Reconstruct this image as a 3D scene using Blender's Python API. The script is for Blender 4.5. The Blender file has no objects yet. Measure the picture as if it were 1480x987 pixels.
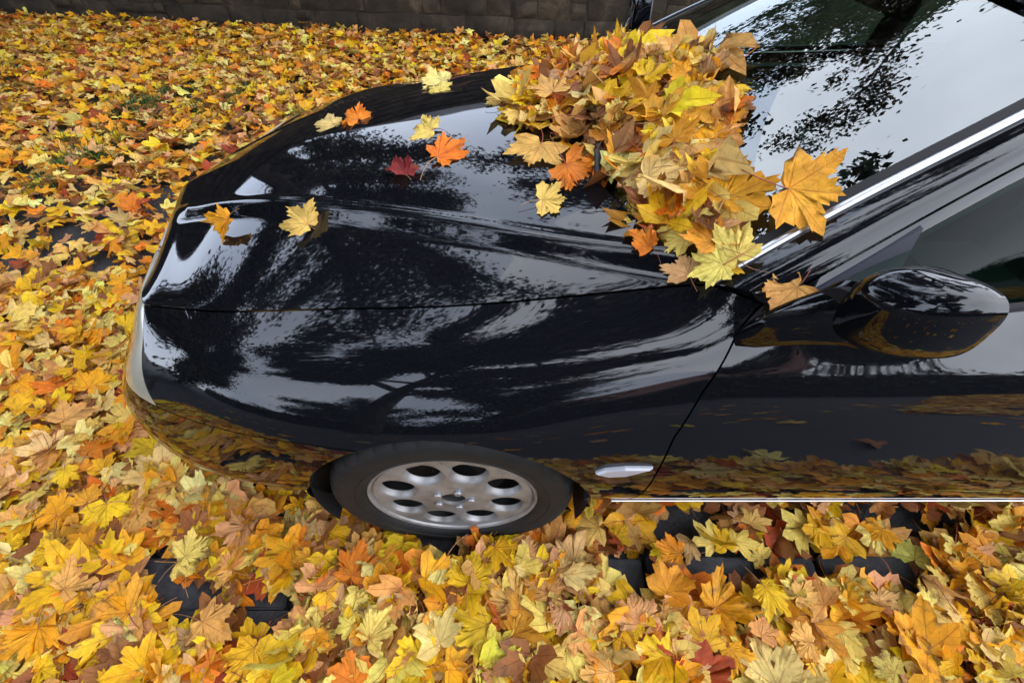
import bpy, bmesh, math, random
import numpy as np
from mathutils import Vector, Matrix, Euler, noise
from mathutils.bvhtree import BVHTree

R = math.radians
sc = bpy.context.scene
COL = sc.collection

# ------------------------------------------------------------------ camera
cam_data = bpy.data.cameras.new("camera")
cam = bpy.data.objects.new("camera", cam_data)
COL.objects.link(cam)
cam.location = (0.0, 0.0, 1.43)
cam.rotation_euler = (R(90 - 48.2), 0, 0)
cam_data.sensor_width = 36.0
cam_data.lens = 640.0 / 1480.0 * 36.0
cam_data.clip_start = 0.02
cam_data.clip_end = 1000
sc.camera = cam

# ------------------------------------------------------------------ sky
world = bpy.data.worlds.new("World")
sc.world = world
world.use_nodes = True
wn = world.node_tree.nodes
wl = world.node_tree.links
SUN_EL, SUN_AZ = 46.0, 98.0        # azimuth measured from +Y clockwise
sky = wn.new("ShaderNodeTexSky")
sky.sky_type = 'NISHITA'
sky.sun_disc = False
sky.sun_elevation = R(SUN_EL)
sky.sun_rotation = R(SUN_AZ)
sky.dust_density = 2.0
bgn = wn["Background"]
bgn.inputs["Strength"].default_value = 0.15
tc = wn.new("ShaderNodeTexCoord")
cn = wn.new("ShaderNodeTexNoise")
cn.inputs["Scale"].default_value = 2.4
cn.inputs["Detail"].default_value = 6
cn.inputs["Roughness"].default_value = 0.5
wl.new(tc.outputs["Generated"], cn.inputs["Vector"])
cr = wn.new("ShaderNodeValToRGB")
cr.color_ramp.elements[0].position = 0.3
cr.color_ramp.elements[0].color = (9.4, 10.9, 14.4, 1)
cr.color_ramp.elements[1].position = 0.7
cr.color_ramp.elements[1].color = (14.6, 16.2, 19.4, 1)
wl.new(cn.outputs["Fac"], cr.inputs["Fac"])
mx = wn.new("ShaderNodeMix")
mx.data_type = 'RGBA'
mx.inputs["Factor"].default_value = 0.85
wl.new(sky.outputs["Color"], mx.inputs["A"])
wl.new(cr.outputs["Color"], mx.inputs["B"])
wl.new(mx.outputs["Result"], bgn.inputs["Color"])

# ------------------------------------------------------------------ sun behind cloud
sun_d = bpy.data.lights.new("sun", 'SUN')
sun_d.energy = 1.5
sun_d.angle = R(120)
sun_d.color = (1.0, 0.86, 0.66)
sun = bpy.data.objects.new("sun", sun_d)
COL.objects.link(sun)
sd = Vector((math.sin(R(SUN_AZ)) * math.cos(R(SUN_EL)), math.cos(R(SUN_AZ)) * math.cos(R(SUN_EL)), math.sin(R(SUN_EL))))
sun.rotation_euler = sd.to_track_quat('Z', 'Y').to_euler()

sc.view_settings.view_transform = 'Standard'
sc.view_settings.look = 'None'
sc.view_settings.exposure = 0.82
sc.view_settings.gamma = 1.0
sc.view_settings.use_curve_mapping = False
sc.cycles.max_bounces = 7
sc.cycles.diffuse_bounces = 3
sc.cycles.glossy_bounces = 4
sc.cycles.use_adaptive_sampling = True
sc.cycles.adaptive_threshold = 0.02
sc.cycles.transparent_max_bounces = 12
sc.cycles.caustics_reflective = False
sc.cycles.caustics_refractive = False

# ------------------------------------------------------------------ helpers
def tag(o, label=None, cat=None, group=None, kind=None):
    if label: o["label"] = label
    if cat: o["category"] = cat
    if group: o["group"] = group
    if kind: o["kind"] = kind
    return o

def empty(name, loc=(0, 0, 0), parent=None):
    o = bpy.data.objects.new(name, None)
    COL.objects.link(o)
    o.location = loc
    o.empty_display_size = 0.1
    if parent: o.parent = parent
    return o

def link(name, me, mat=None, parent=None, loc=None):
    o = bpy.data.objects.new(name, me)
    COL.objects.link(o)
    if mat is not None and len(me.materials) == 0:
        me.materials.append(mat)
    if parent: o.parent = parent
    if loc is not None: o.location = loc
    return o

def make_mesh(name, verts, faces, smooth=True, sharp=None):
    me = bpy.data.meshes.new(name)
    me.from_pydata([tuple(v) for v in verts], [], [tuple(f) for f in faces])
    me.polygons.foreach_set("use_smooth", [smooth] * len(me.polygons))
    me.update()
    if sharp is not None and smooth:
        me.set_sharp_from_angle(angle=R(sharp))
    return me

def build(name, verts, faces, mat, parent=None, smooth=True, sharp=None):
    return link(name, make_mesh(name, verts, faces, smooth, sharp), mat, parent)

class MB:
    """collects shapes into one mesh"""
    def __init__(s): s.v = []; s.f = []
    def add(s, v, f):
        o = len(s.v); s.v.extend([tuple(a) for a in v]); s.f.extend([tuple(i + o for i in q) for q in f])
    def box(s, c, d, rz=0.0, bevel=0.0):
        bm = bmesh.new(); bmesh.ops.create_cube(bm, size=1)
        for v in bm.verts: v.co = Vector((v.co.x * d[0], v.co.y * d[1], v.co.z * d[2]))
        if bevel: bmesh.ops.bevel(bm, geom=bm.edges[:], offset=bevel, segments=2, affect='EDGES', profile=0.6)
        bm.verts.index_update()
        M = Matrix.Translation(c) @ Matrix.Rotation(rz, 4, 'Z')
        s.add([M @ v.co for v in bm.verts], [[v.index for v in f.verts] for f in bm.faces]); bm.free()
    def tube(s, pts, rad, n=8, cap=True):
        pts = [Vector(p) for p in pts]; m = len(pts)
        if not hasattr(rad, '__len__'): rad = [rad] * m
        vs = []; fs = []
        up = Vector((0, 0, 1))
        for i, p in enumerate(pts):
            t = (pts[min(i + 1, m - 1)] - pts[max(i - 1, 0)]).normalized()
            a = t.cross(up)
            if a.length < 1e-3: a = t.cross(Vector((1, 0, 0)))
            a.normalize(); b = t.cross(a)
            for k in range(n):
                an = 2 * math.pi * k / n
                vs.append(p + (a * math.cos(an) + b * math.sin(an)) * rad[i])
        for i in range(m - 1):
            for k in range(n):
                k2 = (k + 1) % n
                fs.append((i * n + k, i * n + k2, (i + 1) * n + k2, (i + 1) * n + k))
        if cap:
            fs.append(tuple(range(n - 1, -1, -1))); fs.append(tuple((m - 1) * n + k for k in range(n)))
        s.add(vs, fs)
    def lathe(s, prof, n=64, axis='Y', center=(0, 0, 0)):
        """prof: list of (radius, offset along axis)"""
        vs = []; fs = []; m = len(prof)
        for k in range(n):
            a = 2 * math.pi * k / n
            for r, h in prof:
                if axis == 'Y': p = (r * math.cos(a), h, r * math.sin(a))
                elif axis == 'Z': p = (r * math.cos(a), r * math.sin(a), h)
                else: p = (h, r * math.cos(a), r * math.sin(a))
                vs.append((p[0] + center[0], p[1] + center[1], p[2] + center[2]))
        for k in range(n):
            k2 = (k + 1) % n
            for i in range(m - 1):
                fs.append((k * m + i, k * m + i + 1, k2 * m + i + 1, k2 * m + i))
        s.add(vs, fs)
    def grid(s, P):
        nr, nc = P.shape[:2]
        fs = [(i * nc + j, i * nc + j + 1, (i + 1) * nc + j + 1, (i + 1) * nc + j) for i in range(nr - 1) for j in range(nc - 1)]
        s.add(P.reshape(-1, 3), fs)
    def build(s, name, mat, parent=None, smooth=True, sharp=35):
        return build(name, s.v, s.f, mat, parent, smooth, sharp)

# ------------------------------------------------------------------ materials
def new_mat(name):
    m = bpy.data.materials.new(name); m.use_nodes = True
    return m, m.node_tree.nodes, m.node_tree.links, m.node_tree.nodes["Principled BSDF"]

def simple(name, col, rough=0.5, metal=0.0, ior=1.5, spec=None):
    m, n, l, b = new_mat(name)
    b.inputs["Base Color"].default_value = (*col, 1)
    b.inputs["Roughness"].default_value = rough
    b.inputs["Metallic"].default_value = metal
    b.inputs["IOR"].default_value = ior
    return m

def noise_col(n, l, b, c0, c1, scale, detail=6, rough=0.6, coord="Object", lo=0.35, hi=0.65, mid=None):
    t = n.new("ShaderNodeTexCoord"); z = n.new("ShaderNodeTexNoise")
    z.inputs["Scale"].default_value = scale; z.inputs["Detail"].default_value = detail; z.inputs["Roughness"].default_value = rough
    l.new(t.outputs[coord], z.inputs["Vector"])
    r = n.new("ShaderNodeValToRGB")
    r.color_ramp.elements[0].position = lo; r.color_ramp.elements[0].color = (*c0, 1)
    r.color_ramp.elements[1].position = hi; r.color_ramp.elements[1].color = (*c1, 1)
    if mid:
        e = r.color_ramp.elements.new((lo + hi) / 2); e.color = (*mid, 1)
    l.new(z.outputs["Fac"], r.inputs["Fac"])
    l.new(r.outputs["Color"], b.inputs["Base Color"])
    return t, z, r

def bump(n, l, b, src, dist, strength=1.0):
    u = n.new("ShaderNodeBump"); u.inputs["Distance"].default_value = dist; u.inputs["Strength"].default_value = strength
    l.new(src, u.inputs["Height"]); l.new(u.outputs["Normal"], b.inputs["Normal"])
    return u

M = {}
# black clear-coated paint, a little dust and faint orange peel
m, n, l, b = new_mat("black_paint")
b.inputs["Base Color"].default_value = (0.0035, 0.004, 0.0055, 1)
b.inputs["Roughness"].default_value = 0.25
b.inputs["IOR"].default_value = 1.45
b.inputs["Specular IOR Level"].default_value = 0.0
b.inputs["Coat Weight"].default_value = 1.0
b.inputs["Coat IOR"].default_value = 1.53
b.inputs["Coat Roughness"].default_value = 0.012
t = n.new("ShaderNodeTexCoord"); z = n.new("ShaderNodeTexNoise"); z.inputs["Scale"].default_value = 9; z.inputs["Detail"].default_value = 2
l.new(t.outputs["Object"], z.inputs["Vector"])
u = n.new("ShaderNodeBump"); u.inputs["Distance"].default_value = 0.0006; u.inputs["Strength"].default_value = 0.12
l.new(z.outputs["Fac"], u.inputs["Height"]); l.new(u.outputs["Normal"], b.inputs["Coat Normal"])
z2 = n.new("ShaderNodeTexNoise"); z2.inputs["Scale"].default_value = 55; z2.inputs["Detail"].default_value = 8; z2.inputs["Roughness"].default_value = 0.75
l.new(t.outputs["Object"], z2.inputs["Vector"])
mr = n.new("ShaderNodeMapRange"); mr.inputs["From Min"].default_value = 0.45; mr.inputs["From Max"].default_value = 0.8
mr.inputs["To Min"].default_value = 0.022; mr.inputs["To Max"].default_value = 0.085
l.new(z2.outputs["Fac"], mr.inputs["Value"]); l.new(mr.outputs["Result"], b.inputs["Coat Roughness"])
# settled dust: fine pale specks
z3 = n.new("ShaderNodeTexNoise"); z3.inputs["Scale"].default_value = 420; z3.inputs["Detail"].default_value = 3; l.new(t.outputs["Object"], z3.inputs["Vector"])
md = n.new("ShaderNodeMapRange"); md.inputs["From Min"].default_value = 0.66; md.inputs["From Max"].default_value = 0.78; md.inputs["To Max"].default_value = 0.5; l.new(z3.outputs["Fac"], md.inputs["Value"])
mxd = n.new("ShaderNodeMix"); mxd.data_type = 'RGBA'; mxd.inputs["A"].default_value = (0.0035, 0.004, 0.0055, 1); mxd.inputs["B"].default_value = (0.10, 0.095, 0.085, 1)
l.new(md.outputs[0], mxd.inputs["Factor"]); l.new(mxd.outputs["Result"], b.inputs["Base Color"])
M["paint"] = m

M["black_plastic"] = simple("black_plastic", (0.012, 0.012, 0.014), 0.45)
M["satin_navy"] = simple("satin_navy", (0.010, 0.014, 0.028), 0.35)
M["rubber_seal"] = simple("rubber_seal", (0.004, 0.004, 0.005), 0.75)
M["interior"] = simple("interior_plastic", (0.010, 0.012, 0.013), 0.75)
M["seat"] = simple("seat_cloth", (0.022, 0.030, 0.027), 0.85)
M["paper"] = simple("white_paper", (0.75, 0.78, 0.78), 0.6)
M["dark_void"] = simple("dark_cap_shaded_well", (0.010, 0.010, 0.010), 0.7)  # on the rim well this colour is painted shade
M["mirror_glass"] = simple("mirror_glass", (0.8, 0.82, 0.85), 0.03, 1.0)

m, n, l, b = new_mat("chrome"); b.inputs["Base Color"].default_value = (0.50, 0.51, 0.53, 1)
b.inputs["Metallic"].default_value = 1.0; b.inputs["Roughness"].default_value = 0.28; M["chrome"] = m

# alloy wheel: painted silver with brake dust
m, n, l, b = new_mat("alloy")
noise_col(n, l, b, (0.33, 0.325, 0.32), (0.15, 0.135, 0.12), 9, 5, 0.65, lo=0.40, hi=0.75)
b.inputs["Metallic"].default_value = 0.45; b.inputs["Roughness"].default_value = 0.42
M["alloy"] = m

m, n, l, b = new_mat("tyre_rubber")
t, z, r = noise_col(n, l, b, (0.003, 0.003, 0.003), (0.010, 0.0095, 0.009), 14, 6, 0.7, lo=0.4, hi=0.75)
b.inputs["Roughness"].default_value = 0.72
bump(n, l, b, z.outputs["Fac"], 0.001)
M["tyre"] = m

# window glass: greenish, thin
def glass(name, tint, alpha_rough=0.0, ior=1.6):
    m = bpy.data.materials.new(name); m.use_nodes = True
    n = m.node_tree.nodes; l = m.node_tree.links
    n.clear()
    out = n.new("ShaderNodeOutputMaterial"); gl = n.new("ShaderNodeBsdfGlossy"); tr = n.new("ShaderNodeBsdfTransparent")
    fr = n.new("ShaderNodeFresnel"); mix = n.new("ShaderNodeMixShader")
    fr.inputs["IOR"].default_value = ior
    gl.inputs["Roughness"].default_value = 0.006; gl.inputs["Color"].default_value = (0.95, 1.0, 1.0, 1)
    tr.inputs["Color"].default_value = (*tint, 1)
    l.new(fr.outputs[0], mix.inputs[0]); l.new(tr.outputs[0], mix.inputs[1]); l.new(gl.outputs[0], mix.inputs[2])
    l.new(mix.outputs[0], out.inputs[0])
    return m
M["glass"] = glass("windscreen_glass", (0.55, 0.70, 0.64), ior=2.15)
M["side_glass"] = glass("side_window_glass", (0.40, 0.68, 0.55), ior=1.2)
m, n, l, b = new_mat("lamp_lens"); b.inputs["Base Color"].default_value = (0.62, 0.60, 0.50, 1)
b.inputs["Roughness"].default_value = 0.22; b.inputs["Coat Weight"].default_value = 1.0; b.inputs["Subsurface Weight"].default_value = 0.0
t, z, r = noise_col(n, l, b, (0.40, 0.38, 0.29), (0.30, 0.29, 0.23), 7, 3, lo=0.4, hi=0.7); M["lens"] = m
m, n, l, b = new_mat("clear_lens"); b.inputs["Base Color"].default_value = (0.34, 0.35, 0.39, 1); b.inputs["Roughness"].default_value = 0.25
b.inputs["Coat Weight"].default_value = 1.0; M["clear_lens"] = m
M["red_lens"] = simple("red_lens", (0.25, 0.01, 0.01), 0.15)

# ------------------------------------------------------------------ ground, road, kerb, wall
m, n, l, b = new_mat("soil_and_grass")
t, z, r = noise_col(n, l, b, (0.035, 0.025, 0.014), (0.05, 0.055, 0.018), 2.0, 8, lo=0.4, hi=0.62)
b.inputs["Roughness"].default_value = 0.95
bump(n, l, b, z.outputs["Fac"], 0.03); M["soil"] = m
m, n, l, b = new_mat("asphalt")
t, z, r = noise_col(n, l, b, (0.022, 0.023, 0.026), (0.060, 0.062, 0.068), 120, 4, 0.7, lo=0.35, hi=0.75)
b.inputs["Roughness"].default_value = 0.85; bump(n, l, b, z.outputs["Fac"], 0.004); M["asphalt"] = m
m, n, l, b = new_mat("kerb_basalt")
t, z, r = noise_col(n, l, b, (0.022, 0.024, 0.028), (0.075, 0.078, 0.085), 38, 9, 0.8, lo=0.32, hi=0.75)
b.inputs["Roughness"].default_value = 0.8; bump(n, l, b, z.outputs["Fac"], 0.010); M["kerb"] = m

def sheet(name, x0, x1, y0, y1, z, mat, nx=1, ny=1):
    xs = np.linspace(x0, x1, nx + 1); ys = np.linspace(y0, y1, ny + 1)
    P = np.array([[(x, y, z) for x in xs] for y in ys]); mb = MB(); mb.grid(P)
    return mb.build(name, mat, None, False, None)
tag(sheet("ground", -400, 400, -400, 400, -0.030, M["soil"]), kind="structure")
tag(sheet("road", -60, 60, 0.40, 2.75, -0.014, M["asphalt"]), kind="structure")
tag(sheet("pavement", -60, 60, -7.6, 0.262, 0.022, M["asphalt"]), kind="structure")
kerb = tag(empty("kerb", (0, 0.33, 0)), kind="structure")
rk = random.Random(4)
x = -3.4
km = []
for k in range(3):
    bm = bmesh.new(); bmesh.ops.create_cube(bm, size=1); bmesh.ops.scale(bm, vec=(0.49, 0.135, 0.14), verts=bm.verts)
    bmesh.ops.bevel(bm, geom=bm.edges[:], offset=0.005, segments=2, affect='EDGES'); bmesh.ops.subdivide_edges(bm, edges=[e for e in bm.edges if e.calc_length() > .05], cuts=9, use_grid_fill=True)
    for v in bm.verts: v.co += Vector((noise.noise(v.co * 23 + Vector((k, 0, 0))), noise.noise(v.co * 21 + Vector((0, k + 5, 0))), noise.noise(v.co * 27 + Vector((0, 9, k))))) * .0035
    me = bpy.data.meshes.new("kerb_stone"); bm.to_mesh(me); bm.free(); me.polygons.foreach_set("use_smooth", [True] * len(me.polygons)); me.set_sharp_from_angle(angle=R(28))
    me.materials.append(M["kerb"]); km.append(me)
while x < 4.6:
    o = link("kerb_stone", km[rk.randrange(3)], None, kerb)
    o.location = (x, rk.uniform(-.004, .004), -0.038 + rk.uniform(-.005, .004)); o.rotation_euler = (rk.uniform(-.01, .01), rk.uniform(-.008, .008), rk.uniform(-.008, .008))
    x += 0.505
# kerb bed closes the ground between the stones
mb = MB(); mb.box((0, 0.0, -0.075), (16, 0.15, 0.10)); mb.build("kerb_bed", M["asphalt"], kerb, False, None)

# ------------------------------------------------------------------ stone wall behind the verge
m, n, l, b = new_mat("old_wall_stone")
t, z, r = noise_col(n, l, b, (0.012, 0.009, 0.006), (0.12, 0.088, 0.052), 3.0, 9, 0.72, lo=0.36, hi=0.74, mid=(0.040, 0.030, 0.018))
oi = n.new("ShaderNodeObjectInfo"); hs = n.new("ShaderNodeHueSaturation"); mr = n.new("ShaderNodeMapRange")
mr.inputs["To Min"].default_value = 0.75; mr.inputs["To Max"].default_value = 1.2
l.new(oi.outputs["Random"], mr.inputs["Value"]); l.new(mr.outputs["Result"], hs.inputs["Value"]); l.new(r.outputs["Color"], hs.inputs["Color"]); l.new(hs.outputs["Color"], b.inputs["Base Color"])
ge = n.new("ShaderNodeNewGeometry"); l.new(ge.outputs["Position"], z.inputs["Vector"]); z.inputs["Distortion"].default_value = 0.6
b.inputs["Roughness"].default_value = 0.92; bump(n, l, b, z.outputs["Fac"], 0.03); M["wall"] = m
m, n, l, b = new_mat("wall_mortar")
t, z, r = noise_col(n, l, b, (0.016, 0.012, 0.008), (0.085, 0.064, 0.040), 3, 9, lo=0.38, hi=0.7); b.inputs["Roughness"].default_value = 0.95; bump(n, l, b, z.outputs["Fac"], 0.02); M["mortar"] = m

def stone_mesh(w, h, d, rng):
    nx, nz = 4, 3; V = []; F = []
    for i in range(nz + 1):
        for j in range(nx + 1):
            u, v = j / nx * 2 - 1, i / nz * 2 - 1
            e = max(abs(u), abs(v)); rad = (abs(u) ** 4 + abs(v) ** 4) ** .25
            k = 1 - .05 * max(0, rad - .9)
            edge = 1 if e > .99 else 0
            V.append((u * w / 2 * k * (1 - .05 * edge * rng.random()), -d * (.1 if edge else .75 + .35 * rng.random()), v * h / 2 * k * (1 - .06 * edge * rng.random())))
    for i in range(nz):
        for j in range(nx): F.append((i * (nx + 1) + j, i * (nx + 1) + j + 1, (i + 1) * (nx + 1) + j + 1, (i + 1) * (nx + 1) + j))
    per = [j for j in range(nx + 1)] + [i * (nx + 1) + nx for i in range(1, nz + 1)] + [nz * (nx + 1) + j for j in range(nx - 1, -1, -1)] + [i * (nx + 1) for i in range(nz - 1, 0, -1)]
    k0 = len(V)
    for p in per: V.append((V[p][0] * 1.02, .05, V[p][2] * 1.02))
    for a in range(len(per)): F.append((per[a], k0 + a, k0 + (a + 1) % len(per), per[(a + 1) % len(per)]))
    me = make_mesh("stone", V, F, True, 60); me.materials.append(M["wall"]); return me

A0, A1 = Vector((-13.6, 7.82, 0)), Vector((7.2, 4.36, 0))
wdir = (A1 - A0).normalized(); wang = math.atan2(wdir.y, wdir.x); WL = (A1 - A0).length
wall = empty("stone_wall", (A0 + A1) / 2); wall.rotation_euler = (0, 0, wang)
tag(wall, "weathered dark stone wall behind the leaf covered verge", "wall")
mb = MB(); mb.box((0, .27, 1.0), (WL, .46, 2.2)); mb.build("wall_core", M["mortar"], wall, False, None)
mb = MB(); mb.box((0, .25, 2.16), (WL, .58, .12), bevel=.02); mb.build("coping", M["wall"], wall)
rw = random.Random(11)
zc = .0
for course in range(9):
    h = rw.uniform(.19, .29); xk = -WL / 2 + rw.uniform(0, .3)
    while xk < WL / 2 - .2:
        w = rw.choice((.16, .22, .3, .36, .45, .55)) * rw.uniform(.85, 1.2)
        near_view = -8.2 < (A0 + wdir * (xk + WL / 2)).x < 3.2
        if near_view and course < 4:
            parts = [(h, zc + h / 2)] if (w > .34 or rw.random() < .4) else [(h * .55, zc + h * .275), (h * .45, zc + h * .775)]
            for hh_, zz_ in parts:
                o = link("stone", stone_mesh(w - .005, hh_ - .004, rw.uniform(.012, .032), rw), None, wall)
                o.location = (xk + w / 2, .035, zz_ + rw.uniform(-.012, .012)); o.rotation_euler = (rw.uniform(-.05, .05), rw.uniform(-.05, .05), rw.uniform(-.04, .04))
        xk += w
    zc += h
# upper courses are joined: too far up and out of frame to tell apart
V = []; F = []; zc2 = .95
for course in range(5):
    h = .23; xk = -WL / 2
    while xk < WL / 2 - .2:
        w = rw.uniform(.35, .7); me = stone_mesh(w - .025, h - .02, .045, rw); o0 = len(V)
        V += [(v.co.x + xk + w / 2, v.co.y + .035, v.co.z + zc2 + h / 2) for v in me.vertices]; F += [tuple(i + o0 for i in p.vertices) for p in me.polygons]; bpy.data.meshes.remove(me)
        xk += w
    zc2 += h
tag(build("upper_courses", V, F, M["wall"], wall, True, 60), kind="stuff")

# ------------------------------------------------------------------ trees and houses that the paint and glass mirror
m, n, l, b = new_mat("bark")
t, z, r = noise_col(n, l, b, (0.018, 0.014, 0.010), (0.07, 0.055, 0.042), 6, 8); b.inputs["Roughness"].default_value = 0.95; bump(n, l, b, z.outputs["Fac"], 0.03); M["bark"] = m
def crown_mat(name, c0, c1):
    m, n, l, b = new_mat(name)
    noise_col(n, l, b, c0, c1, 1.2, 3, lo=0.35, hi=0.65); b.inputs["Roughness"].default_value = 0.7
    return m
M["crown_dark"] = crown_mat("dark_crown", (0.020, 0.028, 0.012), (0.055, 0.06, 0.02))
M["crown_brown"] = crown_mat("turning_crown", (0.030, 0.028, 0.010), (0.095, 0.065, 0.018))

def tree(name, label, loc, height, spread, mat, seed, trunk_r=.28, nlimb=9, leaf=.16, nleaf=9000, first=.28, lean=(0, 0), clump=.55, extra=()):
    rg = random.Random(seed); root = empty(name, loc); tag(root, label, "tree", "trees mirrored in the car")
    mb = MB(); tips = []
    tp = [Vector((lean[0] * (k / 8) ** 1.5 + rg.uniform(-.08, .08), lean[1] * (k / 8) ** 1.5 + rg.uniform(-.08, .08), height * .82 * k / 8)) for k in range(9)]
    mb.tube(tp, [trunk_r * (1.25 if k == 0 else 1) * (1 - .095 * k) for k in range(9)], 10)
    limbs = []
    for i in range(nlimb):
        f = first + (1 - first) * (i + .5) / nlimb; f *= .95; k = f * 8; a = int(k); base = tp[a].lerp(tp[min(a + 1, 8)], k - a)
        az = i * 2.4 + rg.uniform(-.4, .4); ln = spread * (1.05 - .55 * abs(f - .45)) * rg.uniform(.75, 1.05); limbs.append((base, az, ln, rg.uniform(.25, .7) + .5 * f, trunk_r * (1 - .8 * f) * .62))
    for base, az, ln, up, r0 in limbs + [tuple(e) for e in extra]:
        base = Vector(base); pts = [base]; d = Vector((math.cos(az), math.sin(az), up)).normalized()
        for s in range(6):
            d = (d + Vector((rg.uniform(-.18, .18), rg.uniform(-.18, .18), rg.uniform(-.10, .14)))).normalized(); pts.append(pts[-1] + d * ln / 6)
        mb.tube(pts, [max(.012, r0 * (1 - .14 * s)) for s in range(7)], 7)
        for s in range(2, 7):
            for q in range(3):
                dd = (d + Vector((rg.uniform(-1, 1), rg.uniform(-1, 1), rg.uniform(-.5, .8)))).normalized(); bl = ln * rg.uniform(.16, .34); e1 = pts[s] + dd * bl * .5 + Vector((0, 0, .05)); e2 = pts[s] + dd * bl + Vector((0, 0, rg.uniform(-.15, .1)))
                mb.tube([pts[s], e1, e2], [r0 * .28 * (1 - .1 * s) + .004, .010, .005], 4, cap=False); tips += [e1, e2]
    mb.build("trunk", M["bark"], root)
    rn = np.random.default_rng(seed); T = np.array([tuple(t) for t in tips]); idx = rn.integers(0, len(T), nleaf)
    C = T[idx] + rn.normal(0, clump * .5, (nleaf, 3)) * np.array([1, 1, .7])
    a = rn.normal(size=(nleaf, 3)); a /= np.linalg.norm(a, axis=1)[:, None]; c = np.cross(a, rn.normal(size=(nleaf, 3))); c /= np.linalg.norm(c, axis=1)[:, None]
    sz = leaf * rn.uniform(.55, 1.1, (nleaf, 1))
    V = np.stack([C - a * sz, C + c * sz * .55 - a * sz * .1, C + a * sz, C - c * sz * .55 - a * sz * .1], 1).reshape(-1, 3)
    me = bpy.data.meshes.new("crown"); me.vertices.add(nleaf * 4); me.vertices.foreach_set("co", V.ravel()); me.loops.add(nleaf * 4); me.loops.foreach_set("vertex_index", np.arange(nleaf * 4)); me.polygons.add(nleaf); me.polygons.foreach_set("loop_start", np.arange(0, nleaf * 4, 4)); me.update()
    link("crown", me, mat, root)
    return root

tree("maple_tree", "wide leafy maple standing beyond the wall, mirrored in the hood", (-6.4, 7.9, 0), 11.0, 4.5, M["crown_brown"], 3, .34, 13, .085, 66000, .30, (.6, -1.2),
     extra=(((.1, -.2, 5.0), -1.1, 6.4, .30, .13), ((.1, -.2, 6.0), -.85, 7.8, .22, .12), ((.2, -.5, 6.6), -1.15, 8.4, .16, .12), ((.2, -.5, 7.2), -.62, 6.6, .2, .10)))
tree("maple_tree", "maple with long bare lower boughs, mirrored in the windscreen", (5.2, 8.2, 0), 11.0, 4.4, M["crown_brown"], 8, .30, 11, .08, 56000, .42, (-.5, -.6), .40,
     extra=(((-.1, -.2, 4.0), math.pi + .10, 5.4, .24, .11), ((-.1, -.2, 4.6), math.pi + .35, 5.2, .34, .09), ((-.2, -.2, 5.2), math.pi + .12, 4.6, .22, .10), ((-.2, -.2, 6.4), math.pi + .3, 5.0, .20, .09), ((-.3, -.4, 7.4), math.pi + .7, 5.0, .15, .08)))
tree("maple_tree", "tall maple behind the photographer whose boughs arch over the car", (-3.0, -4.8, 0), 12.0, 5.2, M["crown_brown"], 44, .34, 16, .11, 110000, .42, (1.0, 1.6), .5,
     extra=(((.4, .4, 6.4), 1.0, 6.0, .28, .12), ((.5, .6, 7.4), .6, 6.0, .25, .11)))
tree("conifer_tree", "tall dark tree behind the far verge, mirrored at the nose", (-9.5, 13.0, 0), 13.0, 4.0, M["crown_dark"], 15, .36, 14, .11, 26000, .15)
tree("darkening_tree", "broad lime tree up the verge ahead of the car, mirrored in the front corner", (-10.0, -.6, 0), 7.5, 3.6, M["crown_dark"], 61, .3, 16, .14, 46000, .06, clump=.95)  # this tree and the next are added to darken nose and fender reflections
tree("darkening_tree", "slimmer tree added by the wall end to darken reflections beside the nose", (-11.5, 4.2, 0), 9.0, 3.4, M["crown_brown"], 67, .3, 15, .13, 36000, .10, clump=.9)
tree("round_tree", "dark domed tree across the lane, mirrored in the front fender", (-.4, -11.5, 0), 8.6, 3.2, M["crown_dark"], 21, .3, 14, .13, 24000, .10, clump=.8)
tree("garden_tree", "broad tree beside the pink roofed house across the lane", (-8.0, -13.5, 0), 7.2, 3.8, M["crown_dark"], 27, .28, 12, .13, 18000, .08, clump=.8)
tree("garden_tree", "low bushy tree across the lane beside the long hedge", (8.0, -15.5, 0), 5.2, 3.2, M["crown_dark"], 31, .28, 12, .13, 18000, .05, clump=.8)

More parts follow.
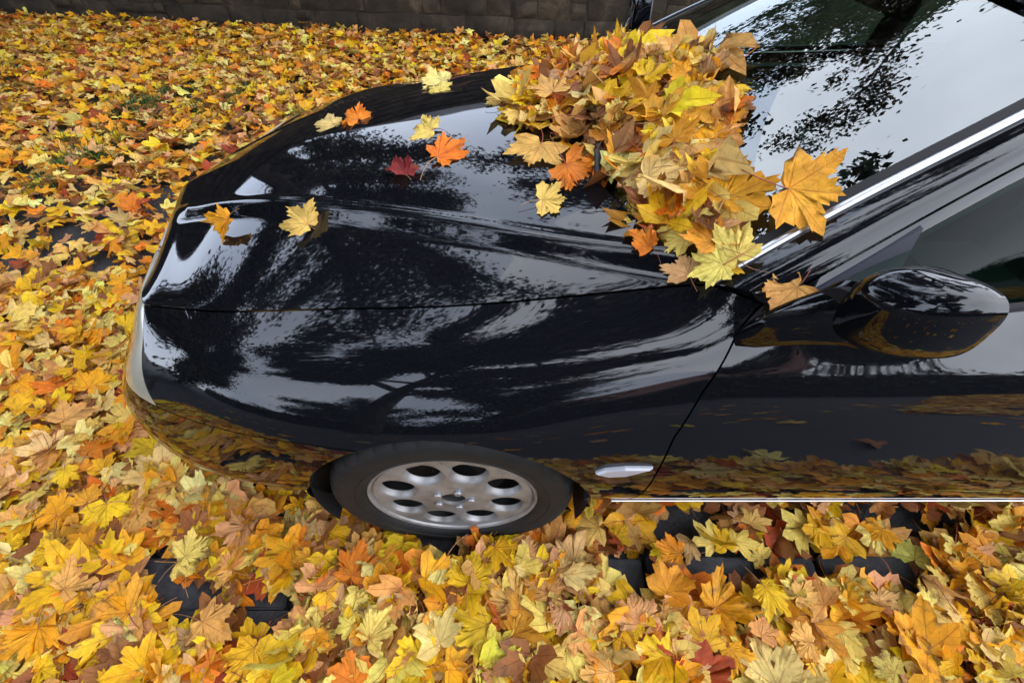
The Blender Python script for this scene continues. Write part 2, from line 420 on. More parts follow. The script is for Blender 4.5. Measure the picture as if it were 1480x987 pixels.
def plaster(name, c0, c1):
    m, n, l, b = new_mat(name); noise_col(n, l, b, c0, c1, 1.5, 5); b.inputs["Roughness"].default_value = .9; return m
M["roof_tile"] = plaster("roof_tile", (.085, .085, .095), (.13, .125, .13))
M["pink_tile"] = plaster("pink_roof_tile", (.22, .11, .09), (.30, .16, .13))
M["render_wall"] = plaster("rendered_wall", (.42, .40, .36), (.52, .50, .45))
M["pane"] = simple("house_pane", (.10, .12, .15), .08)
M["frame_white"] = simple("window_frame_white", (.6, .6, .58), .5)
def house(name, label, loc, L, D, eave, ridge, roofm, front, skylights=0):
    root = empty(name, loc); tag(root, label, "house")
    mb = MB(); mb.box((0, 0, eave / 2), (L, D, eave)); 
    mb.add([(-L / 2, -D / 2, eave), (-L / 2, D / 2, eave), (-L / 2, 0, ridge - .1), (L / 2, -D / 2, eave), (L / 2, D / 2, eave), (L / 2, 0, ridge - .1)], [(0, 1, 2), (3, 5, 4)]); mb.build("wall", M["render_wall"], root, False, None)
    ov = .45; sl = (ridge - eave) / (D / 2); roof = None
    for s in (-1, 1):
        V = [(-L / 2 - ov, s * (D / 2 + ov), eave - sl * ov), (L / 2 + ov, s * (D / 2 + ov), eave - sl * ov), (L / 2 + ov, 0, ridge), (-L / 2 - ov, 0, ridge)]
        V = V + [(a, c, e + .14) for a, c, e in V]; o = build("roof_slope", V, [(0, 1, 2, 3), (4, 5, 6, 7), (0, 1, 5, 4), (1, 2, 6, 5), (2, 3, 7, 6), (3, 0, 4, 7)], roofm, root, False)
        if s == front: roof = o
    ang = math.atan2(ridge - eave, D / 2)
    for k in range(skylights):
        xk = (k - (skylights - 1) / 2) * 2.6; yk = front * D / 4; zk = (eave + ridge) / 2 + .20
        mb = MB(); mb.box((0, 0, 0), (1.0, 1.3, .10)); o = mb.build("skylight", M["frame_white"], root, False, None); o.location = (xk, yk, zk); o.rotation_euler = (-front * ang, 0, 0)
        mb = MB(); mb.box((0, 0, .06), (.8, 1.08, .03)); mb.build("pane", M["pane"], o, False, None)
    for k in range(max(2, int(L / 2.4))):
        xk = -L / 2 + (k + .5) * L / max(2, int(L / 2.4)); mb = MB(); mb.box((xk, front * (D / 2 + .01), eave * .58), (1.1, .08, 1.25)); o = mb.build("window", M["frame_white"], root, False, None)
        mb = MB(); mb.box((xk, front * (D / 2 + .045), eave * .58), (.94, .04, 1.08)); mb.build("pane", M["pane"], o, False, None)
house("garden_house", "house with a dark roof and two skylights beyond the wall, mirrored in the hood", (1.5, 18.5, 0), 20, 8, 3.0, 6.6, M["roof_tile"], -1, 2)
house("pink_roofed_house", "low pale house with a pink tiled roof across the lane, mirrored in the fender", (5.4, -16.0, 0), 7.0, 6.0, 2.9, 5.0, M["pink_tile"], 1)
# clipped hedge across the lane
rn = np.random.default_rng(5); nl = 16000
C = np.stack([rn.uniform(-26, 26, nl), -8.6 + rn.uniform(-.6, .6, nl), rn.uniform(0.0, 1.0, nl) ** .7 * 2.1], 1); C[:, 2] *= 1 + .12 * np.sin(C[:, 0] * 1.7) + .08 * np.sin(C[:, 0] * 4.1)
a = rn.normal(size=(nl, 3)); a /= np.linalg.norm(a, axis=1)[:, None]; c = np.cross(a, rn.normal(size=(nl, 3))); c /= np.linalg.norm(c, axis=1)[:, None]; sz = rn.uniform(.06, .13, (nl, 1))
V = np.stack([C - a * sz, C + c * sz * .6, C + a * sz, C - c * sz * .6], 1).reshape(-1, 3)
me = bpy.data.meshes.new("hedge"); me.from_pydata(V.tolist(), [], np.arange(nl * 4).reshape(-1, 4).tolist()); me.materials.append(M["crown_dark"])
hedge = empty("hedge", (0, -8.6, 0)); tag(hedge, "long dark clipped hedge across the lane behind the photographer", "hedge")
o = link("foliage", me, None, hedge, (0, 8.6, 0))
mb = MB(); mb.box((0, 0, .9), (52, .7, 1.75)); mb.build("hedge_core", simple("hedge_core", (.012, .014, .008), .95), hedge, False, None)
# ------------------------------------------------------------------ car
YC = 1.33                       # car centreline in world Y, nose towards -X
car = empty("car", (0.9, YC, 0.0))
tag(car, "black saloon car parked nose left, maple leaves heaped on its windscreen", "car")
CARM = Matrix.Translation((0.9, YC, 0.0)).inverted()

def nat_spline(t, q):
    """weights of a natural cubic spline through knots t at positions q"""
    t = np.asarray(t, float); q = np.asarray(q, float).ravel(); k = len(t); h = np.diff(t)
    A = np.zeros((k, k)); B = np.zeros((k, k)); A[0, 0] = A[-1, -1] = 1
    for i in range(1, k - 1):
        A[i, i - 1] = h[i - 1]; A[i, i] = 2 * (h[i - 1] + h[i]); A[i, i + 1] = h[i]
        B[i, i - 1] = 6 / h[i - 1]; B[i, i] = -6 / h[i - 1] - 6 / h[i]; B[i, i + 1] = 6 / h[i]
    D = np.linalg.solve(A, B)
    i = np.clip(np.searchsorted(t, q) - 1, 0, k - 2)
    a = (t[i + 1] - q) / h[i]; c = (q - t[i]) / h[i]
    W = np.zeros((len(q), k)); r = np.arange(len(q))
    W[r, i] += a; W[r, i + 1] += c
    W += ((a ** 3 - a) * h[i] ** 2 / 6)[:, None] * D[i] + ((c ** 3 - c) * h[i] ** 2 / 6)[:, None] * D[i + 1]
    return W

def spl(t, v, q):
    return nat_spline(t, q) @ np.asarray(v, float)

# body side: contours running from the nose centre round the corner, along the side to the tail; (x, halfwidth, z)
def mid(zs, ws): return list(zip(zs, ws))
SEC = {  # station x -> per level (z, w)
    -.60: mid((.20, .285, .41, .603, .655, .70, .735, .765), (.795, .832, .855, .845, .828, .795, .745, .650)),
    -.40: mid((.20, .29, .42, .612, .665, .713, .752, .788), (.815, .854, .888, .884, .862, .824, .767, .667)),
    -.15: mid((.20, .30, .42, .620, .675, .725, .770, .810), (.83, .872, .906, .903, .880, .840, .781, .682)),
     .10: mid((.20, .30, .42, .615, .680, .737, .786, .838), (.83, .870, .903, .899, .876, .840, .783, .684)),
     .31: mid((.20, .30, .42, .596, .675, .742, .803, .872), (.83, .868, .900, .892, .873, .843, .796, .690)),
     .37: mid((.20, .30, .42, .590, .673, .744, .807, .884), (.83, .868, .900, .893, .874, .844, .802, .703)),
     .44: mid((.20, .30, .42, .585, .672, .745, .810, .882), (.83, .868, .900, .893, .874, .845, .806, .742)),
     .90: mid((.20, .30, .42, .570, .665, .745, .812, .880), (.83, .868, .904, .897, .880, .852, .815, .764)),
    1.50: mid((.20, .30, .42, .570, .665, .748, .820, .892), (.83, .868, .905, .898, .882, .855, .818, .766)),
    2.20: mid((.20, .30, .42, .575, .672, .758, .833, .905), (.83, .868, .903, .897, .880, .852, .814, .758)),
    2.75: mid((.20, .30, .42, .580, .682, .772, .850, .918), (.82, .858, .893, .887, .868, .838, .796, .730)),
    3.10: mid((.22, .32, .44, .590, .695, .788, .868, .930), (.80, .838, .872, .866, .845, .812, .766, .690)),
}
FRONT = [  # stations nose centre -> corner; per level (x, w, z)
    [(-1.07, 0, .19), (-1.17, 0, .28), (-1.20, 0, .42), (-1.135, 0, .56), (-1.122, 0, .60), (-1.115, 0, .625), (-1.108, 0, .645), (-1.10, 0, .66)],
    [(-1.06, .22, .19), (-1.155, .22, .28), (-1.185, .22, .42), (-1.10, .21, .562), (-1.075, .205, .605), (-1.06, .20, .635), (-1.048, .20, .655), (-1.035, .20, .67)],
    [(-1.03, .42, .19), (-1.11, .43, .28), (-1.14, .43, .42), (-1.05, .42, .566), (-1.02, .41, .61), (-.998, .40, .645), (-.982, .395, .667), (-.967, .39, .683)],
    [(-.97, .56, .19), (-1.05, .585, .28), (-1.075, .60, .42), (-.980, .59, .57), (-.950, .575, .618), (-.927, .566, .655), (-.909, .557, .68), (-.893, .546, .697)],
    [(-.91, .665, .19), (-.965, .70, .28), (-.99, .705, .42), (-.932, .685, .574), (-.903, .658, .623), (-.872, .630, .662), (-.850, .602, .69), (-.832, .578, .71)],
    [(-.78, .745, .195), (-.82, .785, .28), (-.835, .80, .415), (-.815, .766, .582), (-.798, .740, .633), (-.778, .704, .675), (-.762, .660, .706), (-.748, .608, .731)],
]
REAR = [
    [(3.36, .71, .26), (3.40, .74, .35), (3.42, .77, .46), (3.40, .765, .60), (3.38, .745, .705), (3.36, .72, .80), (3.34, .69, .88), (3.31, .645, .94)],
    [(3.49, .48, .27), (3.54, .50, .36), (3.56, .52, .47), (3.53, .52, .61), (3.51, .51, .71), (3.49, .50, .81), (3.475, .49, .89), (3.45, .47, .945)],
    [(3.52, 0, .27), (3.57, 0, .36), (3.59, 0, .47), (3.56, 0, .61), (3.54, 0, .71), (3.525, 0, .81), (3.51, 0, .89), (3.49, 0, .948)],
]
rows = [list(s) for s in FRONT]
for xk in sorted(SEC):
    rows.append([(xk, w, zz) for zz, w in SEC[xk]])
rows += [list(s) for s in REAR]
CG = np.array(rows)                                    # stations x levels x 3
seg = np.linalg.norm(np.diff(CG, axis=0), axis=2).mean(1)
ST = np.concatenate([[0], np.cumsum(seg)])            # s knots
LV = np.array([0, 1, 2.1, 3.6, 4.3, 5.0, 5.7, 6.5])   # v knots
S_CORNER, S_HEAD = ST[3], ST[5]
VT = LV[-1]

def surf(s, v):
    s = np.asarray(s, float).ravel(); v = np.asarray(v, float).ravel()
    return np.einsum('ki,kj,ijc->kc', nat_spline(ST, s), nat_spline(LV, v), CG)

# lookup of (s, v) for a given (x, z) on the flank
_ss = np.linspace(ST[5], ST[-3], 420); _vv = np.linspace(0, VT, 90)
_SS, _VV = np.meshgrid(_ss, _vv, indexing='ij')
_TAB = surf(_SS, _VV)
def find(x, z):
    s_, v_ = [], []
    for a, c in zip(np.ravel(x), np.ravel(z)):
        d = (_TAB[:, 0] - a) ** 2 + (_TAB[:, 2] - c) ** 2; i = int(d.argmin())
        s0, v0 = _SS.ravel()[i], _VV.ravel()[i]
        for _ in range(6):
            p = surf([s0, s0 + 1e-4, s0], [v0, v0, v0 + 1e-4])
            J = np.array([[p[1, 0] - p[0, 0], p[2, 0] - p[0, 0]], [p[1, 2] - p[0, 2], p[2, 2] - p[0, 2]]]) / 1e-4
            st = np.linalg.solve(J, np.array([a - p[0, 0], c - p[0, 2]]))
            s0 = float(np.clip(s0 + st[0], ST[4], ST[-3])); v0 = float(np.clip(v0 + st[1], 0, VT))
        s_.append(s0); v_.append(v0)
    return np.array(s_), np.array(v_)

def world_side(P, side):
    """(x, w, z) -> car local coordinates; side +1 is the flank facing the camera"""
    Q = np.array(P, float).copy()
    Q[..., 1] = -Q[..., 1] * side
    Q[..., 0] -= 0.9
    return Q

def panel(name, P, mat, parent, side=1, fold=0.018, gap=0.0015, edges=(1, 1, 1, 1), subname=None):
    """P: grid rows x cols of (x,w,z); folds the border inwards so shut lines read as dark grooves"""
    nr, nc = P.shape[:2]
    du = np.gradient(P, axis=1); dv = np.gradient(P, axis=0)
    N = np.cross(du, dv); ln = np.linalg.norm(N, axis=2, keepdims=True); N = N / np.maximum(ln, 1e-9)
    c = P.reshape(-1, 3).mean(0); ref = np.array([c[0] - 1.2, c[1] * 1.5, (c[2] - 0.5) * 1.5])
    ref2 = P - np.array([1.2, 0.0, 0.45])
    sgn = np.sign((N * ref2).sum(2).mean()); N *= sgn
    V = [tuple(p) for p in world_side(P.reshape(-1, 3), side)]
    F = [(i * nc + j, i * nc + j + 1, (i + 1) * nc + j + 1, (i + 1) * nc + j) for i in range(nr - 1) for j in range(nc - 1)]
    def border(idx, inward):
        a = []
        for (i, j), w in zip(idx, inward):
            p = P[i, j] - N[i, j] * fold * 0.12 - w * gap
            q = P[i, j] - N[i, j] * fold - w * gap
            k = len(V); V.append(tuple(world_side(p, side))); V.append(tuple(world_side(q, side))); a.append((i * nc + j, k, k + 1))
        for (a0, a1, a2), (b0, b1, b2) in zip(a[:-1], a[1:]):
            F.append((a0, b0, b1, a1)); F.append((a1, b1, b2, a2))
    def nrm(x): return x / max(np.linalg.norm(x), 1e-9)
    if edges[0]: border([(0, j) for j in range(nc)], [nrm(P[1, j] - P[0, j]) * 0 - nrm(P[1, j] - P[0, j]) for j in range(nc)])
    if edges[1]: border([(nr - 1, j) for j in range(nc)], [-nrm(P[-2, j] - P[-1, j]) for j in range(nc)])
    if edges[2]: border([(i, 0) for i in range(nr)], [-nrm(P[i, 1] - P[i, 0]) for i in range(nr)])
    if edges[3]: border([(i, nc - 1) for i in range(nr)], [-nrm(P[i, -2] - P[i, -1]) for i in range(nr)])
    return build(name, V, F, mat, parent, True, 32)

def ruled(B, T, rows, power=1.0):
    """grid of surface points between (s,v) boundary polylines B (below) and T (above)"""
    B = np.array(B); T = np.array(T); t = (np.linspace(0, 1, rows) ** power)[:, None, None]
    SV = B[None] * (1 - t) + T[None] * t
    return surf(SV[..., 0], SV[..., 1]).reshape(rows, len(B), 3)

def resample(pts, nn, dens=None):
    pts = np.array(pts, float); d = np.concatenate([[0], np.cumsum(np.linalg.norm(np.diff(pts, axis=0) * np.array([1, .12]), axis=1))])
    q = np.linspace(0, d[-1], nn)
    return np.stack([np.interp(q, d, pts[:, k]) for k in range(pts.shape[1])], 1)

WX, WZ, ARCH = -0.153, 0.294, 0.354
RX = WX + 2.70
G = 0.0022     # half a shut line in metres (s is in metres)
GV = 0.014     # half a shut line in v
def s_at(x, v):
    q = np.linspace(ST[4], ST[-3], 900); xs = surf(q, np.full(900, v))[:, 0]
    return float(np.interp(x, xs, q))
def v_at_z(x, z): return find([x], [z])[1][0]

def arch_pts(cx, a0, a1, nn):
    an = np.radians(np.linspace(a0, a1, nn)); s_, v_ = find(cx + ARCH * np.cos(an), np.maximum(WZ + ARCH * np.sin(an), 0.203))
    return list(zip(s_, v_))

# door front edge: x as a function of level
def door_line(vs):
    x = np.interp(vs, [0, 1, 2, 3, 4, 5, 6.0, VT], [.295, .300, .308, .314, .324, .360, .412, .452])
    return [(s_at(a, c), c) for a, c in zip(x, vs)]
def door_rear(vs): return [(s_at(a, c), c) for a, c in zip(np.interp(vs, [0, 3, VT], [1.44, 1.44, 1.47]), vs)]
def rear_door_rear(vs): return [(s_at(a, c), c) for a, c in zip(np.interp(vs, [0, 1.6, 3, 4.5, VT], [2.02, 2.08, 2.24, 2.36, 2.42]), vs)]
def shift(pts, ds, dv=0.0): return [(a + ds, c + dv) for a, c in pts]

a_top = 63.0     # angle where bumper seam meets the arch
for side in (1, -1):
    near = side == 1
    # --- fender: below = seam, arch, sill; above = shut line to the hood
    arch = arch_pts(WX, 180 - a_top, -17, 60)
    arch = [(a, max(c, 0.03)) for a, c in arch]
    seam_end = arch[0]
    seam = [(S_HEAD + .012, LV[3] + GV), (ST[6], LV[3] + GV), (ST[7] - .03, LV[3] + GV), seam_end]
    sill = [arch[-1], (arch[-1][0] + .02, 0.02), (s_at(.295, 0) - G, 0.02)]
    B = np.concatenate([resample(seam, 36)[:-1], resample(arch, 76)[:-1], resample(sill, 20)])
    ft = door_line([VT])[0]
    T0 = resample([(S_CORNER + .030, VT - GV), (ST[6], VT - GV), (ft[0] - G, VT - GV)], len(B))
    # ease the top so columns stay near vertical
    top_s = np.interp(np.linspace(0, 1, len(B)), [0, .27, .84, 1], [T0[0, 0], ST[7] - .05, s_at(.22, VT), T0[-1, 0]])
    T = np.stack([top_s, np.full(len(B), VT - GV)], 1)
    P = ruled(B, T, 46)
    # bend last column on to the door line and first column on to the lamp edge
    vs = np.linspace(0.02, VT - GV, 46); dl = np.array(shift(door_line(vs), -G)); 
    SVc = np.array(B)[None] * (1 - np.linspace(0, 1, 46)[:, None, None]) + T[None] * np.linspace(0, 1, 46)[:, None, None]
    k = 14
    for j in range(k):
        wgt = ((j + 1) / k) ** 1.0
        col = len(B) - k + j
        off = dl[:, 0] - SVc[:, -1, 0]
        SVc[:, col, 0] += off * wgt
    P = surf(SVc[..., 0], SVc[..., 1]).reshape(46, len(B), 3)
    fender = panel("front_fender", P, M["paint"], car, side, edges=(1, 1, 1, 1))
    # rolled arch lip, seen as a thin edge
    lip = surf(*find(WX + (ARCH - .001) * np.cos(np.radians(np.linspace(192, -14, 70))), np.maximum(WZ + (ARCH - .001) * np.sin(np.radians(np.linspace(192, -14, 70))), .203)))
    mb = MB(); mb.tube([tuple(p) for p in world_side(lip - np.array([0, .006, 0]), side)], .003, 8); mb.build("arch_lip", M["rubber_seal"], car)
    # --- side repeater lamp
    rs, rv = find([.178, .196, .240, .300, .248, .205], [.538, .550, .554, .550, .526, .525])
    ring = surf(rs, rv); c = ring.mean(0)
    inner = ring + (ring - c) * -0.12 + np.array([0, .010, 0]); Vv = [tuple(p) for p in world_side(np.concatenate([ring + np.array([0, -.002, 0]), ring + np.array([0, .005, 0]), inner]), side)]
    Ff = [tuple(range(12, 18))]
    for j in range(6):
        j2 = (j + 1) % 6; Ff += [(j, j2, j2 + 6, j + 6), (j + 6, j2 + 6, j2 + 12, j + 12)]
    build("side_repeater", Vv, Ff, M["clear_lens"], car, False)
    # --- front bumper half
    arB = arch_pts(WX, 197, 180 - a_top + 1, 30); arB = [(a, max(c, 0.03)) for a, c in arB]
    low = [(0.0, 0.0), (ST[3], 0.0), (ST[5], 0.0), arB[0]]
    Bb = np.concatenate([resample(low, 90)[:-1], resample(arB, 26)])
    tp = [(0.0, LV[3] - GV), (ST[5], LV[3] - GV), (ST[7] - .03, LV[3] - GV), (arB[-1][0], min(arB[-1][1], LV[3] - GV))]
    f_ = np.interp(np.linspace(0, 1, len(Bb)), [0, .78, 1], [0, .88, 1]); tpr = resample(tp, 400)
    Tb = np.stack([np.interp(f_, np.linspace(0, 1, 400), tpr[:, q]) for q in (0, 1)], 1)
    panel("front_bumper", ruled(Bb, Tb, 30), M["paint"], car, side, edges=(1, 1, 0, 1))
    # --- headlight between bumper and hood
    nr = 26; vs = np.linspace(LV[3] + GV, VT - GV, nr); tt = np.linspace(0, 1, nr)
    s_in = np.interp(tt, [0, 1], [ST[2] - .10, ST[2] - .08]); s_out = np.interp(tt, [0, .30, .65, 1], [S_HEAD + .006, ST[4] + .070, ST[3] + .078, S_CORNER + .022])
    SS = s_in[:, None] + (s_out - s_in)[:, None] * np.linspace(0, 1, 40)[None]
    P = surf(SS, np.repeat(vs[:, None], 40, 1)).reshape(nr, 40, 3)
    hl = panel("headlight", P, M["lens"], car, side, fold=0.02)
    # fill between lamp edge and fender's first column
    s_f = np.interp(tt, [0, 1], [S_HEAD + .012, S_CORNER + .030])
    SS = (s_out + .003)[:, None] + (s_f + .001 - s_out - .003)[:, None] * np.linspace(0, 1, 12)[None]
    panel("lamp_surround", surf(SS, np.repeat(vs[:, None], 12, 1)).reshape(nr, 12, 3), M["paint"], fender, side, fold=.015, edges=(0, 0, 1, 0))
    # grille half with bars
    sg = np.linspace(0.0, 1, 16)
    SS = np.repeat((ST[2] - .105) * sg[None], nr, 0)
    Pg = surf(SS, np.repeat(vs[:, None], 16, 1)).reshape(nr, 16, 3); Pg[..., 0] += .03
    panel("grille", Pg, M["black_plastic"], car, side, edges=(0, 0, 0, 0))
    for q in range(5):
        vv = LV[3] + .25 + q * .55
        pts = surf(np.linspace(0.0, ST[2] - .11, 10), np.full(10, vv)); pts[:, 0] += .012
        mb = MB(); mb.tube([tuple(p) for p in world_side(pts, side)], .006, 6); mb.build("grille_bar", M["chrome"], car)
    # --- doors
    def flank(name, lo, hi, fr, rr, nc, parent=car, mat=M["paint"]):
        vs = np.linspace(lo, hi, 44); a = np.array(shift(fr(vs), G)); c = np.array(shift(rr(vs), -G))
        SS = a[:, 0][:, None] + (c[:, 0] - a[:, 0])[:, None] * np.linspace(0, 1, nc)[None]
        return panel(name, surf(SS, np.repeat(vs[:, None], nc, 1)).reshape(44, nc, 3), mat, parent, side)
    fdoor = flank("front_door", 1.0 + GV, VT, door_line, door_rear, 60)
    rdoor = flank("rear_door", 1.0 + GV, VT, door_rear, rear_door_rear, 50)
    # door handles
    for dr, hx in ((fdoor, 1.30), (rdoor, 2.16)):
        hp = surf(*find(np.linspace(hx - .09, hx + .09, 7), np.full(7, .76))) + np.array([0, .022, 0]); hp[0, 1] -= .018; hp[-1, 1] -= .018
        mb = MB(); mb.tube([tuple(p) for p in world_side(hp, side)], [.010, .013, .014, .014, .014, .013, .010], 10); mb.build("door_handle", M["paint"], dr)
    # sill below the doors and its bright strip
    vs = np.linspace(0.0, 1.0 - GV, 10); s0, s1 = s_at(.295, 0) + G, s_at(2.12, 0)
    SS = np.repeat(np.linspace(s0, s1, 50)[None], 10, 0)
    panel("sill", surf(SS, np.repeat(vs[:, None], 50, 1)).reshape(10, 50, 3), M["paint"], car, side)
    sx = np.linspace(s_at(.262, .72), s1 - .02, 60); pts = surf(sx, np.full(60, 0.80)); pts[:, 1] += .004
    mb = MB(); mb.tube([tuple(p) for p in world_side(pts, side)], .0027, 8); mb.build("sill_strip", M["chrome"], car)
    # lower rub bulge on the door
    # --- rear quarter with arch, rear bumper, tail panel
    arR = arch_pts(RX, 180 + 8, -10, 60); arR = [(a, max(c, 0.02)) for a, c in arR]
    rd = rear_door_rear([1.0])[0]
    Bq = np.concatenate([resample([(rd[0] + G, 1.0), (arR[6][0], arR[6][1])], 8)[:-1], resample(arR[6:42], 70)[:-1], resample([arR[42], (arR[42][0] + .15, LV[3] + GV), (ST[-3], LV[3] + GV), (ST[-1], LV[3] + GV)], 40)])
    rt = rear_door_rear([VT])[0]
    Tq = resample([(rt[0] + G, VT - GV), (ST[-1], VT - GV)], len(Bq))
    SVc = Bq[None] * (1 - np.linspace(0, 1, 40)[:, None, None]) + Tq[None] * np.linspace(0, 1, 40)[:, None, None]
    dl = np.array(shift(rear_door_rear(np.linspace(1.0, VT - GV, 40)), G))
    for j in range(8): SVc[:, j, 0] += (dl[:, 0] - SVc[:, 0, 0]) * (1 - j / 8) if j else 0
    SVc[:, 0, :] = dl
    panel("rear_quarter", surf(SVc[..., 0], SVc[..., 1]).reshape(40, len(Bq), 3), M["paint"], car, side)
    Bk = np.concatenate([resample([arR[-1], arR[42]], 12)[:-1] * 0 + np.array(arR[::-1][:12])[:11], resample([(arR[48][0], 0.02), (ST[-3], 0.0), (ST[-1], 0.0)], 50)])
    Tk = resample([(arR[42][0] + .01, LV[3] - GV), (ST[-1], LV[3] - GV)], len(Bk)); Bk = resample([(arR[-1][0], 0.0), (ST[-3], 0.0), (ST[-1], 0.0)], len(Tk))
    panel("rear_bumper", ruled(Bk, Tk, 24), M["paint"], car, side)
    vs = np.linspace(LV[4], LV[6] + .3, 12); SS = np.repeat(np.linspace(ST[-3] - .06, ST[-2] - .02, 20)[None], 12, 0)
    Pt = surf(SS, np.repeat(vs[:, None], 20, 1)).reshape(12, 20, 3); Pt[..., 0] += .006; Pt[..., 1] += .003
    panel("tail_light", Pt, M["red_lens"], car, side)
    # wheel-arch liners
    for cx in (WX, RX):
        an = np.radians(np.linspace(-20, 200, 40)); Pl = np.array([[(cx + (ARCH - .004) * math.cos(a), w, max(WZ + (ARCH - .004) * math.sin(a), .16)) for a in an] for w in (.875 if cx < 1 else .87, .80, .70, .60, .58)])
        Pl[-1, :, 0] = cx + (Pl[-1, :, 0] - cx) * .25; Pl[-1, :, 2] = WZ + (Pl[-1, :, 2] - WZ) * .25
        mb = MB(); mb.grid(world_side(Pl, side)); mb.build("arch_liner", M["black_plastic"], car)

# ---- hood
def hood_z(p, q):
    zc = spl([0, .025, .07, .16, .35, .6, .82, 1], [.66, .688, .712, .752, .823, .880, .908, .920], p)
    zs = spl([0, .05, .12, .24, .41, .61, .81, 1], [.697, .710, .731, .765, .788, .810, .838, .880], p)
    a = np.abs(q) ** 2.5
    z = zc * (1 - a) + zs * a
    return z
hp = np.concatenate([np.linspace(0, .12, 22)[:-1], np.linspace(.12, 1, 90)])
hq = np.linspace(-1, 1, 181)
PP, QQ = np.meshgrid(hp, hq, indexing='ij')
side_curve = surf(np.linspace(S_CORNER + .006, s_at(.364, VT), 300), np.full(300, VT + 0 * GV))
xs_e = side_curve[:, 0]; ws_e = side_curve[:, 1]; zs_e = side_curve[:, 2]
front_curve = surf(np.linspace(0, S_CORNER + .006, 200), np.full(200, VT))
X0 = np.interp(PP, [0, 1], [xs_e[0], xs_e[-1]])
W = np.interp(X0.ravel(), xs_e, ws_e).reshape(PP.shape) - .0035
xf = np.interp(np.abs(QQ) * ws_e[0], front_curve[:, 1], front_curve[:, 0])
xr = .364 - (1 - np.abs(QQ) ** 2) * .245
xx = xf + (xr - xf) * PP
# side edge keeps its own x, centre follows front and rear edge
ww = QQ * W
zz = hood_z(PP.ravel(), QQ.ravel()).reshape(PP.shape)
zs_true = np.interp(X0.ravel(), xs_e, zs_e).reshape(PP.shape)
zs_model = hood_z(PP.ravel(), np.ones(PP.size)).reshape(PP.shape)
zz += (zs_true - zs_model) * np.abs(QQ) ** 3
# the two ridges that spread from the grille to the screen pillars
ridge_w = np.interp(xx.ravel(), [-1.1, -.98, -.72, -.40, -.05, .30, .4], [.155, .195, .300, .415, .530, .645, .68]).reshape(PP.shape)
dist = ridge_w - np.abs(ww)
fade = np.clip((PP - .005) / .08, 0, 1)
def smooth(t): t = np.clip(t, 0, 1); return t * t * (3 - 2 * t)
zz += .011 * smooth((dist + .030) / .050) * fade
zz += .004 * np.exp(-((dist - .028) / .016) ** 2) * fade
HP = np.stack([xx, ww, zz], -1)
hood = panel("hood", HP, M["paint"], car, 1, fold=.02)

# ---- trunk lid
tq = np.linspace(-1, 1, 41); tp_ = np.linspace(0, 1, 24); PP, QQ = np.meshgrid(tp_, tq, indexing='ij')
tc_ = surf(np.linspace(s_at(2.86, VT), ST[-3], 100), np.full(100, VT)); bc_ = surf(np.linspace(ST[-3], ST[-1], 100), np.full(100, VT))
X0 = np.interp(PP, [0, 1], [2.86, tc_[-1, 0]]); W = np.interp(X0.ravel(), tc_[:, 0], tc_[:, 1]).reshape(PP.shape) - .004
xb = np.interp(np.abs(QQ) * tc_[-1, 1], bc_[::-1, 1], bc_[::-1, 0]); xx = 2.86 + .10 * (1 - QQ ** 2) + (xb - 2.86 - .10 * (1 - QQ ** 2)) * PP
zz = np.interp(X0.ravel(), tc_[:, 0], tc_[:, 2]).reshape(PP.shape) + .04 * (1 - np.abs(QQ) ** 2.5) * (1 - PP * .8)
panel("trunk_lid", np.stack([xx, QQ * W, zz], -1), M["paint"], car, 1)

# ---- greenhouse curves, as functions of t
def curve(pts, q):
    pts = np.array(pts, float); d = np.concatenate([[0], np.cumsum(np.linalg.norm(np.diff(pts, axis=0), axis=1))]); d /= d[-1]
    return nat_spline(d, q) @ pts
ROOF_EDGE = [(.372, .700, .889), (.60, .637, 1.018), (.83, .576, 1.130), (1.0, .535, 1.205), (1.30, .545, 1.292), (1.7, .552, 1.332), (2.1, .548, 1.322), (2.45, .54, 1.255), (2.66, .57, 1.14), (2.86, .62, .985)]
WIN_TOP = [(.470, .748, .889), (.62, .708, .990), (.81, .652, 1.097), (1.0, .606, 1.183), (1.30, .602, 1.270), (1.7, .606, 1.306), (2.1, .604, 1.292), (2.45, .612, 1.208), (2.66, .655, 1.08), (2.82, .705, .935)]
NT = 120
tq = np.linspace(0, 1, NT)
RE, WT = curve(ROOF_EDGE, tq), curve(WIN_TOP, tq)
